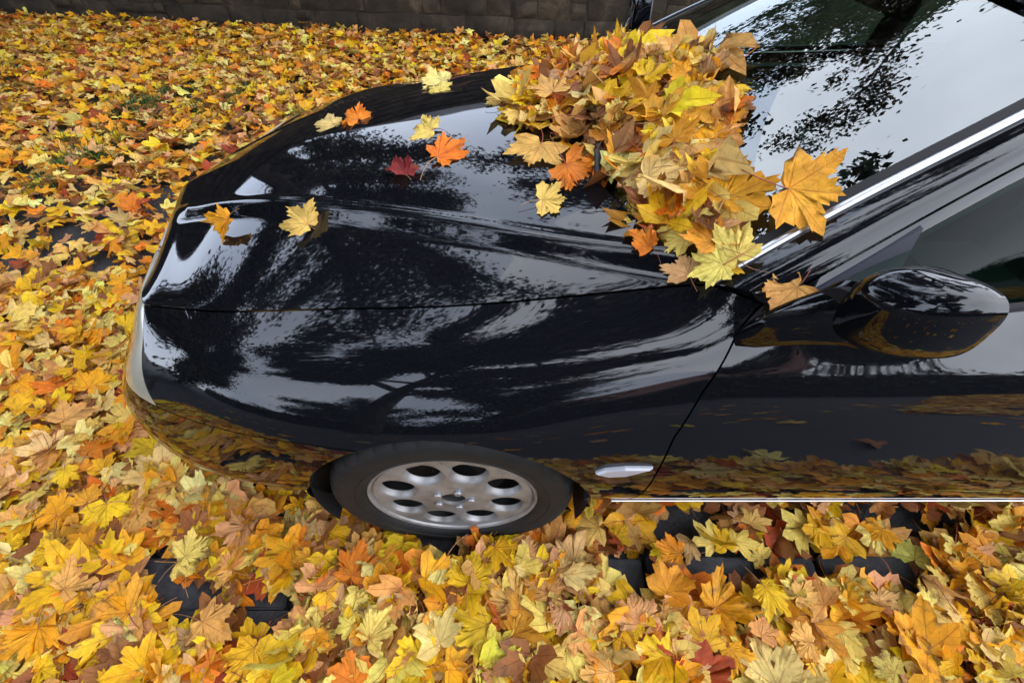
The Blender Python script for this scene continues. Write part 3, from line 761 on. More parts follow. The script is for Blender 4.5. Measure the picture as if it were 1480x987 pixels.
for side in (1, -1):
    f_ = np.linspace(0, 1, 12)[:, None, None]
    bulge = (np.sin(np.pi * f_)) * np.array([0, .012, .012])
    foot = surf(np.linspace(s_at(.368, VT), s_at(.462, VT), 12), np.full(12, VT + GV))[:, None, :]
    body = RE[None] * (1 - f_) + WT[None] * f_ + bulge
    mid_ = foot * .5 + body[:, :1] * .5 + np.array([0, .002, .002])
    panel("roof_pillar", np.concatenate([foot, mid_, body], 1), M["paint"], car, side, fold=.02)
    # bright strip between windscreen and pillar
    pts = curve(ROOF_EDGE, np.linspace(0, .40, 50)); tang = np.gradient(pts, axis=0); tang /= np.linalg.norm(tang, axis=1)[:, None]
    inn = np.cross(tang, np.array([-.35, .35, .87])); inn /= np.linalg.norm(inn, axis=1)[:, None]; inn *= -np.sign(inn[:, 1])[:, None] * 1
    upn = np.cross(inn, tang); upn *= np.sign(upn[:, 2])[:, None]
    prof = [(-.002, -.006), (-.002, .005), (.002, .0075), (.007, .008), (.011, .006), (.0135, .001), (.0135, -.006)]
    Pc = np.array([[pts[i] + inn[i] * a + upn[i] * c for a, c in prof] for i in range(50)])
    mb = MB(); mb.grid(world_side(Pc, side)); mb.build("windscreen_strip", M["chrome"], car)
    # black gasket between strip and glass
    prof = [(.0125, .0035), (.030, .003), (.034, -.006)]
    Pc = np.array([[pts[i] + inn[i] * a + upn[i] * c for a, c in prof] for i in range(50)])
    mb = MB(); mb.grid(world_side(Pc, side)); mb.build("windscreen_gasket", M["rubber_seal"], car)
    # door window frame: painted outer band and black inner seal
    i0, i1 = 2, int(NT * .80)
    xb = WT[i0:i1, 0]
    belt = surf([s_at(min(max(a, .42), 2.75), VT) for a in xb], np.full(len(xb), VT))
    down = belt - WT[i0:i1]; down /= np.maximum(np.linalg.norm(down, axis=1)[:, None], 1e-6)
    room = np.linalg.norm(belt - WT[i0:i1], axis=1)
    out = np.array([0, 1, 0.25])
    def band(a, c, oa, oc):
        A_ = WT[i0:i1] + down * np.minimum(a, room * .9)[:, None] + out * oa; C_ = WT[i0:i1] + down * np.minimum(c, room * .95)[:, None] + out * oc
        return np.stack([A_, (A_ + C_) / 2 + out * .001, C_])
    mb = MB(); mb.grid(world_side(band(.006, .030, -.001, -.003), side)); mb.build("window_frame", M["paint"], car)
    mb = MB(); mb.grid(world_side(band(.029, .048, -.005, -.010), side)); mb.build("window_seal", M["rubber_seal"], car)
    # side glass, front and rear, with a dark centre pillar between
    for nm, xa, xc in (("front_door_window", .50, 1.44), ("rear_door_window", 1.53, 2.66)):
        xg = np.linspace(xa, xc, 50); top = np.stack([np.interp(xg, WT[:, 0], WT[:, k]) for k in range(3)], 1)
        bot = surf([s_at(min(a, 2.75), VT) for a in xg], np.full(50, VT))
        bot[:, 2] -= .01; bot[:, 1] -= .012; top[:, 1] -= .012
        f_ = np.linspace(0, 1, 14)[:, None, None]
        Pg = bot[None] * (1 - f_) + top[None] * f_ + np.sin(np.pi * f_) * np.array([0, .016, 0])
        mb = MB(); mb.grid(world_side(Pg, side)); mb.build(nm, M["side_glass"], car)
    xg = np.array([1.425, 1.485, 1.545]); top = np.stack([np.interp(xg, WT[:, 0], WT[:, k]) for k in range(3)], 1); bot = surf([s_at(a, VT) for a in xg], np.full(3, VT))
    f_ = np.linspace(0, 1, 10)[:, None, None]; Pg = bot[None] * (1 - f_) + top[None] * f_ + np.sin(np.pi * f_) * np.array([0, .018, 0]) - np.array([0, .004, 0])
    mb = MB(); mb.grid(world_side(Pg, side)); mb.build("centre_pillar", M["black_plastic"], car)
    # belt seal
    bs = surf([s_at(a, VT) for a in np.linspace(.48, 2.7, 60)], np.full(60, VT))
    Pb = np.stack([bs + np.array([0, .002, -.002]), bs + np.array([0, 0, .008]), bs + np.array([0, -.012, .008])]); mb = MB(); mb.grid(world_side(Pb, side)); mb.build("belt_seal", M["rubber_seal"], car)

# roof, windscreen, rear window
def cross_patch(edge_pts, centre_pts, nc=41, crown=2.2):
    q = np.linspace(-1, 1, nc)[None, :, None]; a = np.abs(q) ** crown
    P = centre_pts[:, None, :] * (1 - a) + edge_pts[:, None, :] * a
    P[..., 1] = q[..., 0] * edge_pts[:, None, 1]
    return P
WS_BASE_C, WS_TOP_C = np.array([.150, 0, .915]), np.array([.865, 0, 1.262])
kk = np.linspace(0, 1, 40)
e = np.stack([np.interp(kk, [0, 1], [.372, 1.0])] * 3, 1); e = np.stack([np.interp(e[:, 0], RE[:, 0], RE[:, c]) for c in range(3)], 1); e[:, 1] -= .012; e[:, 2] -= .001
cpt = WS_BASE_C[None] * (1 - kk[:, None]) + WS_TOP_C[None] * kk[:, None] + np.sin(np.pi * kk)[:, None] * np.array([-.008, 0, .014])
WS = cross_patch(e, cpt, 61, 2.0)
mb = MB(); mb.grid(world_side(WS, 1)); windscreen = mb.build("windscreen", M["glass"], car)
# cowl tray under the screen with wiper arms
cb = WS[0]; hr = HP[-1]
hr2 = np.stack([np.interp(np.linspace(-1, 1, 61), np.linspace(-1, 1, len(hr)), hr[:, c]) for c in range(3)], 1)
Pcw = np.stack([hr2 + np.array([.006, 0, -.018]), hr2 + np.array([.05, 0, -.045]), cb + np.array([-.02, 0, -.02]), cb + np.array([.01, 0, .002])])
mb = MB(); mb.grid(world_side(Pcw, 1)); mb.build("cowl_tray", M["black_plastic"], car)
for w0, w1, t1 in ((.42, -.10, .16), (-.05, -.55, .16)):
    def on_ws(w, t):
        i = min(int(t * 39), 39); row = WS[i]; return np.array([np.interp(w, row[:, 1], row[:, c]) for c in range(3)])
    p0 = on_ws(w0, 0) + np.array([-.04, 0, .0]); pts = [p0, p0 * .5 + on_ws((w0 + w1) / 2, t1 * .5) * .5 + np.array([0, 0, .025])] + [on_ws(w1 + (w0 - w1) * k, t1 * (1 - k * .6)) + np.array([-.008, 0, .014]) for k in (.5, .25, 0)]
    mb = MB(); mb.tube([tuple(p) for p in world_side(np.array(pts), 1)], [.009, .008, .006, .005, .004], 8); wp = mb.build("wiper", M["black_plastic"], car)
ri = (RE[:, 0] >= 1.0) & (RE[:, 0] <= 2.47); er = RE[ri]; kk2 = np.linspace(0, 1, len(er))
crf = curve([(.865, 0, 1.262), (1.15, 0, 1.335), (1.6, 0, 1.378), (2.0, 0, 1.372), (2.52, 0, 1.30)], kk2)
panel("roof", cross_patch(er, crf, 41, 2.4), M["paint"], car, 1)
ri = (RE[:, 0] >= 2.46); er = RE[ri]; er[:, 1] -= .006; kk2 = np.linspace(0, 1, len(er)); crf = curve([(2.525, 0, 1.297), (2.74, 0, 1.16), (2.955, 0, .985)], kk2)
mb = MB(); mb.grid(world_side(cross_patch(er, crf, 41, 2.2), 1)); mb.build("rear_window", M["glass"], car)

# ---- interior
mb = MB()
db = np.stack([WS[0] + np.array([.02, 0, -.012]), WS[0] * np.array([1, .97, 1]) + np.array([.20, 0, .005]), WS[0] * np.array([1, .97, 1]) + np.array([.40, 0, -.03]), WS[0] * np.array([1, .95, 1]) + np.array([.46, 0, -.22]), WS[0] * np.array([1, .95, 1]) + np.array([.40, 0, -.5])])
mb.grid(world_side(db, 1)); dash = mb.build("dashboard", M["interior"], car)
mb = MB(); mb.box((0.95 + .45 - .9, 0, .27), (2.4, 1.5, .04)); mb.box((.05, 0, .5), (.06, 1.4, .6)); mb.build("cabin_floor", M["interior"], car, True)
mb = MB()
for sgn in (1, -1):
    mb = MB(); mb.box((.95, .70 * sgn, .56), (2.0, .04, .56)); mb.build("door_lining", M["interior"], car)
def seat(x, w, width, nm):
    root = MB(); root.box((x, w, .50), (.52, width, .16), bevel=.05); o = root.build(nm, M["seat"], car)
    mb = MB(); mb.box((0, 0, 0), (.15, width, .62), bevel=.05); mb.v = [(v[0] * 1.0 + v[2] * .30 + x + .34, v[1] + w, v[2] + .82) for v in mb.v]; mb.build("backrest", M["seat"], o)
    for k in ((0,) if width < .8 else (-.35, .35)):
        mb = MB(); mb.box((x + .46, w + k, 1.19), (.09, .24, .15), bevel=.035); mb.build("headrest", M["seat"], o)
seat(.40, -.36, .50, "front_seat"); seat(.40, .36, .50, "front_seat"); seat(1.30, 0, 1.2, "rear_seat")
sw = []
for k in range(33):
    a = 2 * math.pi * k / 32; sw.append((.02 + .16 * math.sin(a) * .45 - .06, -.36 + .18 * math.cos(a), .90 + .17 * math.sin(a)))
mb = MB(); mb.tube(sw, .014, 10, cap=False); mb.tube([(-.22, -.36, .80), (-.05, -.36, .89)], .035, 10); mb.tube([(-.05, -.53, .90), (-.04, -.36, .90), (-.05, -.19, .90)], .016, 8)
mb.build("steering_wheel", M["interior"], car)
# interior mirror hanging behind the screen
mb = MB(); mb.box((.90 - .9, 0, 1.19), (.03, .22, .06), bevel=.012); mb.tube([(.0, 0, 1.20), (.02, 0, 1.26)], .008, 6); mb.build("interior_mirror", M["interior"], car)
# paper disc lying on the dashboard
pd = tag(empty("parking_disc", (.60, .95, .93)), "pale rounded parking disc lying on the dashboard behind the windscreen", "parking disc")
# ---- wheels
def holed_face(r_in, r_out, prof, nh, rc, rh, nb=32):
    """annulus with nh round dished holes; prof(r) gives the offset along the axle"""
    V = []; F = []
    for k in range(nh):
        a0 = 2 * math.pi * k / nh; half = math.pi / nh
        cx = rc
        circ = [(cx + rh * math.cos(t), rh * math.sin(t)) for t in [2 * math.pi * i / nb for i in range(nb)]]
        outer = []
        for i in range(nb):
            t = 2 * math.pi * i / nb; dx, dy = math.cos(t), math.sin(t)
            lo, hi = 0.0, 1.0
            for _ in range(40):
                md = (lo + hi) / 2; px, py = cx + dx * md, dy * md; r = math.hypot(px, py); an = abs(math.atan2(py, px))
                if r_in < r < r_out and an < half: lo = md
                else: hi = md
            outer.append((cx + dx * lo, dy * lo))
        rings = [outer, [((o[0] * .45 + c[0] * .55), (o[1] * .45 + c[1] * .55)) for o, c in zip(outer, circ)], circ]
        d1 = [(cx + (c[0] - cx) * .90, c[1] * .90) for c in circ]
        d2 = [(cx + .002 + (c[0] - cx) * .79, c[1] * .79) for c in circ]
        d3 = [(cx + .002 + (c[0] - cx) * .78, c[1] * .78) for c in circ]
        allr = rings + [d1, d2, d3]; depth = [0, 0, 0, -.003, -.0145, -.017]
        base = len(V)
        for ring, dp in zip(allr, depth):
            for (px, py) in ring:
                r = math.hypot(px, py); an = math.atan2(py, px) + a0
                V.append((r * math.cos(an), -(prof(r) + dp), r * math.sin(an)))
        for j in range(len(allr) - 1):
            for i in range(nb):
                i2 = (i + 1) % nb
                F.append((base + j * nb + i, base + j * nb + i2, base + (j + 1) * nb + i2, base + (j + 1) * nb + i))
    return V, F
def rim_prof(r): return .006 * math.cos(r / .2 * 1.2) - .004
mb = MB(); v, f = holed_face(.066, .205, rim_prof, 8, .1445, .0540); mb.add(v, f)
# hub plate, rim well and flange
mb.lathe([(.060, -rim_prof(.06) + .0012), (.086, -rim_prof(.086) + .0012)], 80); mb.lathe([(.190, -rim_prof(.19) + .0012), (.206, -rim_prof(.206) + .0012)], 96)
mb.lathe([(.032, -rim_prof(0) + .010), (.034, -rim_prof(0) - .0015), (.050, -rim_prof(.05)), (.0661, -rim_prof(.066))], 80)
mb.lathe([(.2049, -rim_prof(.205)), (.209, -rim_prof(.205) + .004), (.2125, -rim_prof(.205) - .003), (.2185, -rim_prof(.205) - .006), (.2215, -rim_prof(.205) - .001), (.2215, .012)], 96)
me_rim = make_mesh("rim", mb.v, mb.f, True, 34); me_rim.materials.append(M["alloy"])
mb = MB(); mb.lathe([(.0, .012), (.030, .012), (.032, .004)], 40); me_cap = make_mesh("centre_cap", mb.v, mb.f, True, 30); me_cap.materials.append(M["dark_void"])
mb = MB(); mb.lathe([(.0, -.008), (.0085, -.008), (.0105, -.005), (.0105, .004)], 14); me_bolt = make_mesh("wheel_bolt", mb.v, mb.f, True, 30)
me_bolt.materials.append(simple("bolt_steel", (.33, .34, .36), .4, .6))
mb = MB(); mb.lathe([(.0, .07), (.06, .07), (.065, .075), (.145, .075), (.145, .095), (.05, .095)], 64); me_disc = make_mesh("brake_disc", mb.v, mb.f, True, 30); me_disc.materials.append(simple("brake_steel", (.02, .02, .02), .6, .3))
mb = MB(); mb.lathe([(.2205, .010), (.204, .018), (.196, .06), (.193, .15), (.05, .16), (0.0, .16)], 64); me_well = make_mesh("rim_well", mb.v, mb.f, True, 30); me_well.materials.append(M["dark_void"])  # well coloured near black to imitate shade behind the wheel holes
# tyre: sidewall with bead ring, shoulder blocks and grooved tread
ns = 180; prof = [(.2190, .004), (.2235, -.006), (.232, -.0125), (.244, -.0165), (.246, -.0150), (.249, -.0148), (.251, -.0172), (.268, -.0185), (.285, -.0165), (.297, -.0115), (.3045, -.004), (.310, .006), (.3145, .018), (.3160, .035), (.316, .052), (.309, .054), (.309, .062), (.316, .064), (.3165, .10), (.309, .102), (.309, .110), (.3165, .112), (.316, .15), (.309, .152), (.309, .16), (.316, .162), (.3145, .185), (.305, .20), (.28, .208), (.22, .19)]
V = []; F = []; mP = len(prof)
for k in range(ns):
    a = 2 * math.pi * k / ns; g = (k % 5 == 0)
    for i, (r, h) in enumerate(prof):
        rr = r - (.0055 if g and 9 <= i <= 13 else 0) - (.002 if g and i == 8 else 0)
        V.append((rr * math.cos(a), h, rr * math.sin(a)))
for k in range(ns):
    k2 = (k + 1) % ns
    for i in range(mP - 1): F.append((k * mP + i, k * mP + i + 1, k2 * mP + i + 1, k2 * mP + i))
me_tyre = make_mesh("tyre", V, F, True, 30); me_tyre.materials.append(M["tyre"])
for side in (1, -1):
    for cx in (WX, RX):
        steer = R(-2.0) if cx == WX else 0.0
        wheel = empty("wheel", (cx - .9, -side * .863, WZ), car)
        wheel.rotation_euler = (0, R(20 if cx == WX else 55), 0 if side == 1 else math.pi)
        link("tyre", me_tyre, None, wheel); link("rim", me_rim, None, wheel); link("centre_cap", me_cap, None, wheel); link("rim_well", me_well, None, wheel); link("brake_disc", me_disc, None, wheel)
        for k in range(5):
            a = 2 * math.pi * k / 5 + .3; o = link("wheel_bolt", me_bolt, None, wheel); o.location = (.047 * math.cos(a), -rim_prof(.047) - .001, .047 * math.sin(a))

# ---- door mirrors
def mirror(side):
    root = empty("door_mirror", (0, 0, 0), car)
    # housing: rounded shell, open at the rear where the glass sits
    C = np.array(MIR_C); nu, nv = 64, 40
    P = np.zeros((nv, nu, 3))
    for i in range(nv):
        ph = math.pi / 2 * (i / (nv - 1)) ** .9          # 0 at the front pole, 90 deg at the rear rim
        for j in range(nu):
            th = 2 * math.pi * j / nu; c_, s_ = math.cos(th), math.sin(th)
            ce = math.copysign(abs(c_) ** .62, c_); se = math.copysign(abs(s_) ** .62, s_)
            rr = math.sin(ph) ** .78
            oy = MIR_A[1] * ce * rr * (1.0 + (.10 if c_ > 0 else 0)); oz = MIR_A[2] * se * rr * (1 - .16 * ce)
            ox = -MIR_A[0] * math.cos(ph) ** .68
            P[i, j] = (C[0] + ox + .226 * oy - .035 * oz, C[1] + oy, C[2] + oz + .49 * oy)
    P = np.concatenate([P, P[:, :1]], 1)
    rim_in = P[-1:].copy(); rim_in = C + (rim_in - C) * .93; rim_in[..., 0] = P[-1:, :, 0] + .004
    rim_dp = C + (rim_in - C) * .98; rim_dp[..., 0] = P[-1:, :, 0] - .012
    kr = nv - 3
    mb = MB(); mb.grid(world_side(P[:kr + 1], side)); mb.build("housing", M["paint"], root, True, 50)
    inset = C + (P[kr:] - C) * np.array([1, .985, .985])
    mb = MB(); mb.grid(world_side(np.concatenate([inset[:1] - np.array([.0, 0, 0]), inset[1:], rim_in, rim_dp]), side)); mb.build("rear_rim", M["paint"], root, True, 50)
    gc = rim_dp[0, :-1].mean(0); V = [tuple(p) for p in world_side(np.concatenate([rim_dp[0, :-1], gc[None]]), side)]; nn = len(V) - 1
    build("mirror_glass", V, [(k, (k + 1) % nn, nn) for k in range(nn)], M["mirror_glass"], root, False)
    # foot: swept arm from the door skin to the housing, flaring into a skirt
    a, b_ = np.array(FOOT_A), np.array(FOOT_B)
    P = []
    for i in range(16):
        t = i / 15; c = a * (1 - t) + b_ * t; c[2] += .010 * math.sin(math.pi * t)
        ry = np.interp(t, [0, .25, .6, .85, 1], [.008, .024, .036, .042, .050]); rz = np.interp(t, [0, .2, .6, .85, 1], [.010, .026, .036, .042, .050])
        ring = []
        for j in range(24):
            th = 2 * math.pi * j / 24
            ring.append((c[0] + .35 * ry * math.cos(th), c[1] + ry * math.cos(th), c[2] + rz * math.sin(th)))
        P.append(ring + ring[:1])
    mb = MB(); mb.grid(world_side(np.array(P), side)); mb.build("mirror_foot", M["paint"], root, True, 40)
    ring = np.array(P[-1][:-1]); cen = ring.mean(0); V = np.concatenate([ring, cen + (ring - cen) * .86 + np.array([.002, 0, 0]), cen + (ring - cen) * .8 + np.array([-.016, -.004, -.004])]); nn = len(ring)
    F = [(k, (k + 1) % nn, (k + 1) % nn + nn, k + nn) for k in range(nn)] + [(k + nn, (k + 1) % nn + nn, (k + 1) % nn + 2 * nn, k + 2 * nn) for k in range(nn)] + [tuple(range(2 * nn, 3 * nn))]
    build("mirror_gap_shade", [tuple(p) for p in world_side(V, side)], F, M["rubber_seal"], root, True, 30)  # dark cap standing in for the shaded gap between foot and housing
    # trim band round the open rear edge of the housing
    # sail panel in the corner of the side window
    tri = np.array([(.485, .760, .885), (.675, .706, 1.012), (.665, .735, .93), (.63, .760, .878)]) + np.array([0, .002, 0])
    V = np.concatenate([tri, tri - np.array([0, .012, 0])]); F = [(0, 1, 2, 3)] + [(k, (k + 1) % 4, (k + 1) % 4 + 4, k + 4) for k in range(4)]
    build("sail_panel", [tuple(p) for p in world_side(V, side)], F, M["satin_navy"], root, False)
MIR_C = (.5704, .8957, .9966); MIR_A = (.0928, .0615, .0749)
FOOT_A = (.405, .785, .822); FOOT_B = (.498, .868, .972)
for side in (1, -1): mirror(side)
# parking disc mesh
mb = MB(); mb.lathe([(0.0, .002), (.075, .002), (.078, 0), (.075, -.002), (0, -.002)], 40, axis='Z'); po = mb.build("disc_card", M["paper"], pd); po.rotation_euler = (0, R(-8), 0)

# ------------------------------------------------------------------ maple leaves
HALF_HI = [(0, 1), (.05, .88), (.14, .87), (.14, .74), (.24, .73), (.22, .55), (.26, .53), (.36, .68), (.41, .61), (.50, .67), (.68, .70), (.62, .56), (.69, .50), (.57, .39), (.63, .33), (.48, .235), (.46, .18), (.56, .19), (.56, .08), (.68, -.03), (.52, -.09), (.48, -.19), (.31, -.17), (.16, -.21), (.03, -.08)]
HALF_MD = [(0, 1), (.14, .86), (.14, .74), (.23, .71), (.23, .54), (.37, .67), (.68, .70), (.62, .54), (.67, .47), (.48, .24), (.46, .18), (.66, -.02), (.48, -.18), (.16, -.20), (.03, -.08)]
HALF_LO = [(0, 1), (.19, .76), (.23, .54), (.43, .66), (.68, .68), (.63, .45), (.46, .21), (.64, -.01), (.34, -.18), (.03, -.08)]
def outline(half):
    return [(-x, y) for x, y in half[:0:-1]] + [(0.0, 1.0)] + [(x, y) for x, y in half[1:]]

def leaf_geom(half, fr, rng, curl=1.0, wav=1.0):
    """one leaf blade in its own plane, stalk end at the origin; returns verts, faces, flat xy, edge weight"""
    o = np.array(outline(half)); k = len(o)
    jit = rng.normal(0, .022, o.shape); o = o + jit
    th = np.arctan2(o[:, 1], o[:, 0]); lob = 1 + rng.uniform(-.12, .12) * np.cos(2 * th) + rng.uniform(-.08, .08) * np.sin(th * 3)
    o = o * lob[:, None]
    rr_ = np.linalg.norm(o, axis=1); o = o * (np.maximum(rr_, .05) ** rng.uniform(-.28, .22))[:, None]; o[:, 0] *= rng.uniform(.86, 1.1)
    P = [np.zeros((1, 2))]; E = [0.0]
    for f in fr: P.append(o * f); E += [f] * k
    P = np.concatenate(P); F = []
    for j in range(k - 1): F.append((0, 1 + j + 1, 1 + j))
    for a in range(len(fr) - 1):
        for j in range(k - 1):
            b0 = 1 + a * k + j; F.append((b0, b0 + 1, b0 + k + 1)); F.append((b0, b0 + k + 1, b0 + k))
    x, y = P[:, 0].copy(), P[:, 1].copy(); r = np.hypot(x, y - .25); ang = np.arctan2(y - .1, x)
    z = np.zeros(len(P))
    z += rng.normal(0, .16) * curl * r ** 2
    z += wav * .07 * np.sin(5 * ang + rng.uniform(0, 6)) * r ** 2 + wav * .04 * np.sin(9 * ang + rng.uniform(0, 6)) * r ** 3
    z += rng.uniform(-.10, .28) * curl * np.abs(x)
    z += rng.normal(0, .035, len(P)) * wav * (np.array(E) > .6)
    V = np.stack([x, y, z], 1)
    kap = rng.choice([-1, 1]) * abs(rng.normal(0, .9)) * curl
    if abs(kap) > .05:
        a = rng.uniform(0, math.pi); d = np.array([math.cos(a), math.sin(a)]); e = np.array([-d[1], d[0]]); c0 = np.array([0, .3])
        u = (V[:, :2] - c0) @ d; q = (V[:, :2] - c0) @ e
        un = np.sin(kap * u) / kap; zn = (1 - np.cos(kap * u)) / kap
        V = np.concatenate([c0 + un[:, None] * d + q[:, None] * e - V[:, 2:3] * np.sin(kap * u)[:, None] * d, (V[:, 2] * np.cos(kap * u) + zn)[:, None]], 1)
    return V, F, P, np.array(E)

def stalk_geom(rng, sides=4, segs=5, r=.013):
    L = rng.uniform(.55, 1.05); bx, bz = rng.normal(0, .28), rng.uniform(-.05, .28); V = []; F = []
    for i in range(segs + 1):
        t = i / segs; c = (bx * t * t, -L * t, bz * math.sin(t * 2.6) * .7); rr = r * (1.0 - .35 * t) * (1.5 if i == segs else 1)
        for j in range(sides):
            a = 2 * math.pi * j / sides; V.append((c[0] + rr * math.cos(a), c[1], c[2] + rr * math.sin(a)))
    for i in range(segs):
        for j in range(sides):
            j2 = (j + 1) % sides; F.append((i * sides + j, i * sides + j2, (i + 1) * sides + j2, (i + 1) * sides + j))
    return np.array(V), F

def leaf_material(name, per_object):
    m, n, l, b = new_mat(name)
    def N(t, **kw):
        o = n.new(t)
        for k, v in kw.items(): setattr(o, k, v)
        return o
    def math_(op, a, c=None, clamp=False):
        o = N("ShaderNodeMath", operation=op, use_clamp=clamp)
        for i, v in enumerate((a, c)):
            if v is None: continue
            if isinstance(v, (int, float)): o.inputs[i].default_value = v
            else: l.new(v, o.inputs[i])
        return o.outputs[0]
    uv = N("ShaderNodeUVMap"); uv.uv_map = "leaf"
    sx = N("ShaderNodeSeparateXYZ"); l.new(uv.outputs[0], sx.inputs[0])
    X = math_('ABSOLUTE', math_('MULTIPLY', math_('SUBTRACT', sx.outputs[0], .5), 2.4)); Y = math_('MULTIPLY', math_('SUBTRACT', sx.outputs[1], .5), 2.4)
    veins = None
    for deg in (90, 45.5, -3):
        dx, dy = math.cos(R(deg)), math.sin(R(deg))
        al = math_('ADD', math_('MULTIPLY', X, dx), math_('MULTIPLY', Y, dy)); pe = math_('ABSOLUTE', math_('SUBTRACT', math_('MULTIPLY', X, dy), math_('MULTIPLY', Y, dx)))
        # side veins branch off at 45 degrees
        sb = math_('ABSOLUTE', math_('SUBTRACT', math_('FRACT', math_('MULTIPLY', math_('SUBTRACT', al, pe), 6.0)), .5))
        s1 = math_('MULTIPLY', math_('MULTIPLY', math_('LESS_THAN', sb, .055), math_('LESS_THAN', pe, math_('MULTIPLY', al, .42))), .45)
        wd = math_('MULTIPLY', math_('SUBTRACT', 1.15, al), .016)
        v1 = math_('MULTIPLY', math_('LESS_THAN', pe, wd), math_('GREATER_THAN', al, 0.0))
        v1 = math_('MAXIMUM', v1, s1)
        veins = v1 if veins is None else math_('MAXIMUM', veins, v1)
    if per_object:
        col = N("ShaderNodeObjectInfo").outputs["Color"]
    else:
        ca = N("ShaderNodeVertexColor"); ca.layer_name = "tint"; col = ca.outputs["Color"]
    geo = N("ShaderNodeNewGeometry")
    nz = N("ShaderNodeTexNoise"); nz.inputs["Scale"].default_value = 32; nz.inputs["Detail"].default_value = 4; nz.inputs["Roughness"].default_value = .6; l.new(geo.outputs["Position"], nz.inputs["Vector"])
    nf = N("ShaderNodeTexNoise"); nf.inputs["Scale"].default_value = 13; nf.inputs["Detail"].default_value = 5; nf.inputs["Roughness"].default_value = .65; l.new(geo.outputs["Position"], nf.inputs["Vector"])
    # mottling
    hs = N("ShaderNodeHueSaturation"); l.new(col, hs.inputs["Color"])
    mr = N("ShaderNodeMapRange"); mr.inputs["From Min"].default_value = .3; mr.inputs["From Max"].default_value = .7; mr.inputs["To Min"].default_value = .72; mr.inputs["To Max"].default_value = 1.16
    l.new(nz.outputs["Fac"], mr.inputs["Value"]); l.new(mr.outputs[0], hs.inputs["Value"])
    mh = N("ShaderNodeMapRange"); mh.inputs["From Min"].default_value = .3; mh.inputs["From Max"].default_value = .7; mh.inputs["To Min"].default_value = .492; mh.inputs["To Max"].default_value = .508
    l.new(nf.outputs["Fac"], mh.inputs["Value"]); l.new(mh.outputs[0], hs.inputs["Hue"])
    # brown patches, strongest at the margin
    ed = N("ShaderNodeAttribute"); ed.attribute_name = "edge"
    br = math_('ADD', math_('MULTIPLY', nf.outputs["Fac"], 1.0), math_('MULTIPLY', math_('POWER', ed.outputs["Fac"], 3.0), .13))
    rp = N("ShaderNodeMapRange"); rp.inputs["From Min"].default_value = .655; rp.inputs["From Max"].default_value = .74; l.new(br, rp.inputs["Value"])
    mb_ = N("ShaderNodeMix", data_type='RGBA'); mb_.inputs["B"].default_value = (.16, .062, .02, 1)
    l.new(math_('MULTIPLY', rp.outputs[0], .8), mb_.inputs["Factor"]); l.new(hs.outputs["Color"], mb_.inputs["A"])
    # veins: a little darker and redder
    dk = N("ShaderNodeMix", data_type='RGBA', blend_type='MULTIPLY'); dk.inputs["B"].default_value = (.66, .50, .40, 1)
    l.new(math_('MULTIPLY', veins, .75), dk.inputs["Factor"]); l.new(mb_.outputs["Result"], dk.inputs["A"])
    # pale underside
    un = N("ShaderNodeMix", data_type='RGBA'); un.inputs["B"].default_value = (.68, .44, .16, 1)
    l.new(math_('MULTIPLY', geo.outputs["Backfacing"], .18), un.inputs["Factor"]); l.new(dk.outputs["Result"], un.inputs["A"])
    l.new(un.outputs["Result"], b.inputs["Base Color"])
    b.inputs["Roughness"].default_value = .6; b.inputs["IOR"].default_value = 1.42
    vo = N("ShaderNodeTexVoronoi", feature='DISTANCE_TO_EDGE'); vo.inputs["Scale"].default_value = 16; l.new(uv.outputs[0], vo.inputs["Vector"])
    hgt = math_('SUBTRACT', math_('MULTIPLY', math_('MINIMUM', vo.outputs["Distance"], .12), 2.0), math_('MULTIPLY', veins, .5))
    bump(n, l, b, hgt, .0022, .8)
    tr = N("ShaderNodeBsdfTranslucent"); l.new(un.outputs["Result"], tr.inputs["Color"])
    mx_ = N("ShaderNodeMixShader"); mx_.inputs[0].default_value = .22
    l.new(b.outputs[0], mx_.inputs[1]); l.new(tr.outputs[0], mx_.inputs[2]); l.new(mx_.outputs[0], n["Material Output"].inputs["Surface"])
    return m
M["leaf"] = leaf_material("maple_leaf", True)
M["litter"] = leaf_material("maple_litter", False)
m, n, l, b = new_mat("leaf_stalk"); oi = n.new("ShaderNodeObjectInfo"); l.new(oi.outputs["Color"], b.inputs["Base Color"]); b.inputs["Roughness"].default_value = .6; M["stalk"] = m

def leaf_mesh(name, V, F, UV, E, mat):
    me = bpy.data.meshes.new(name); me.from_pydata(V.tolist(), [], F); me.polygons.foreach_set("use_smooth", [True] * len(me.polygons))
    lay = me.uv_layers.new(name="leaf"); vi = np.zeros(len(me.loops), int); me.loops.foreach_get("vertex_index", vi)
    lay.data.foreach_set("uv", (UV[vi] / 2.4 + .5).astype(np.float32).ravel())
    at = me.attributes.new("edge", 'FLOAT', 'POINT'); at.data.foreach_set("value", E.astype(np.float32)); me.materials.append(mat); me.update()
    return me

rl = np.random.default_rng(77)
FLAT = [leaf_mesh("maple_leaf", *leaf_geom(HALF_HI, (.25, .5, .75, 1), rl, .55, .8), M["leaf"]) for _ in range(8)]
BENT = [leaf_mesh("maple_leaf", *leaf_geom(HALF_HI, (.25, .5, .75, 1), rl, 1.7, 1.4), M["leaf"]) for _ in range(10)]
STALKS = []
for _ in range(8):
    v, f = stalk_geom(rl, 5, 7); me = make_mesh("stalk", v, f); me.materials.append(M["stalk"]); STALKS.append(me)

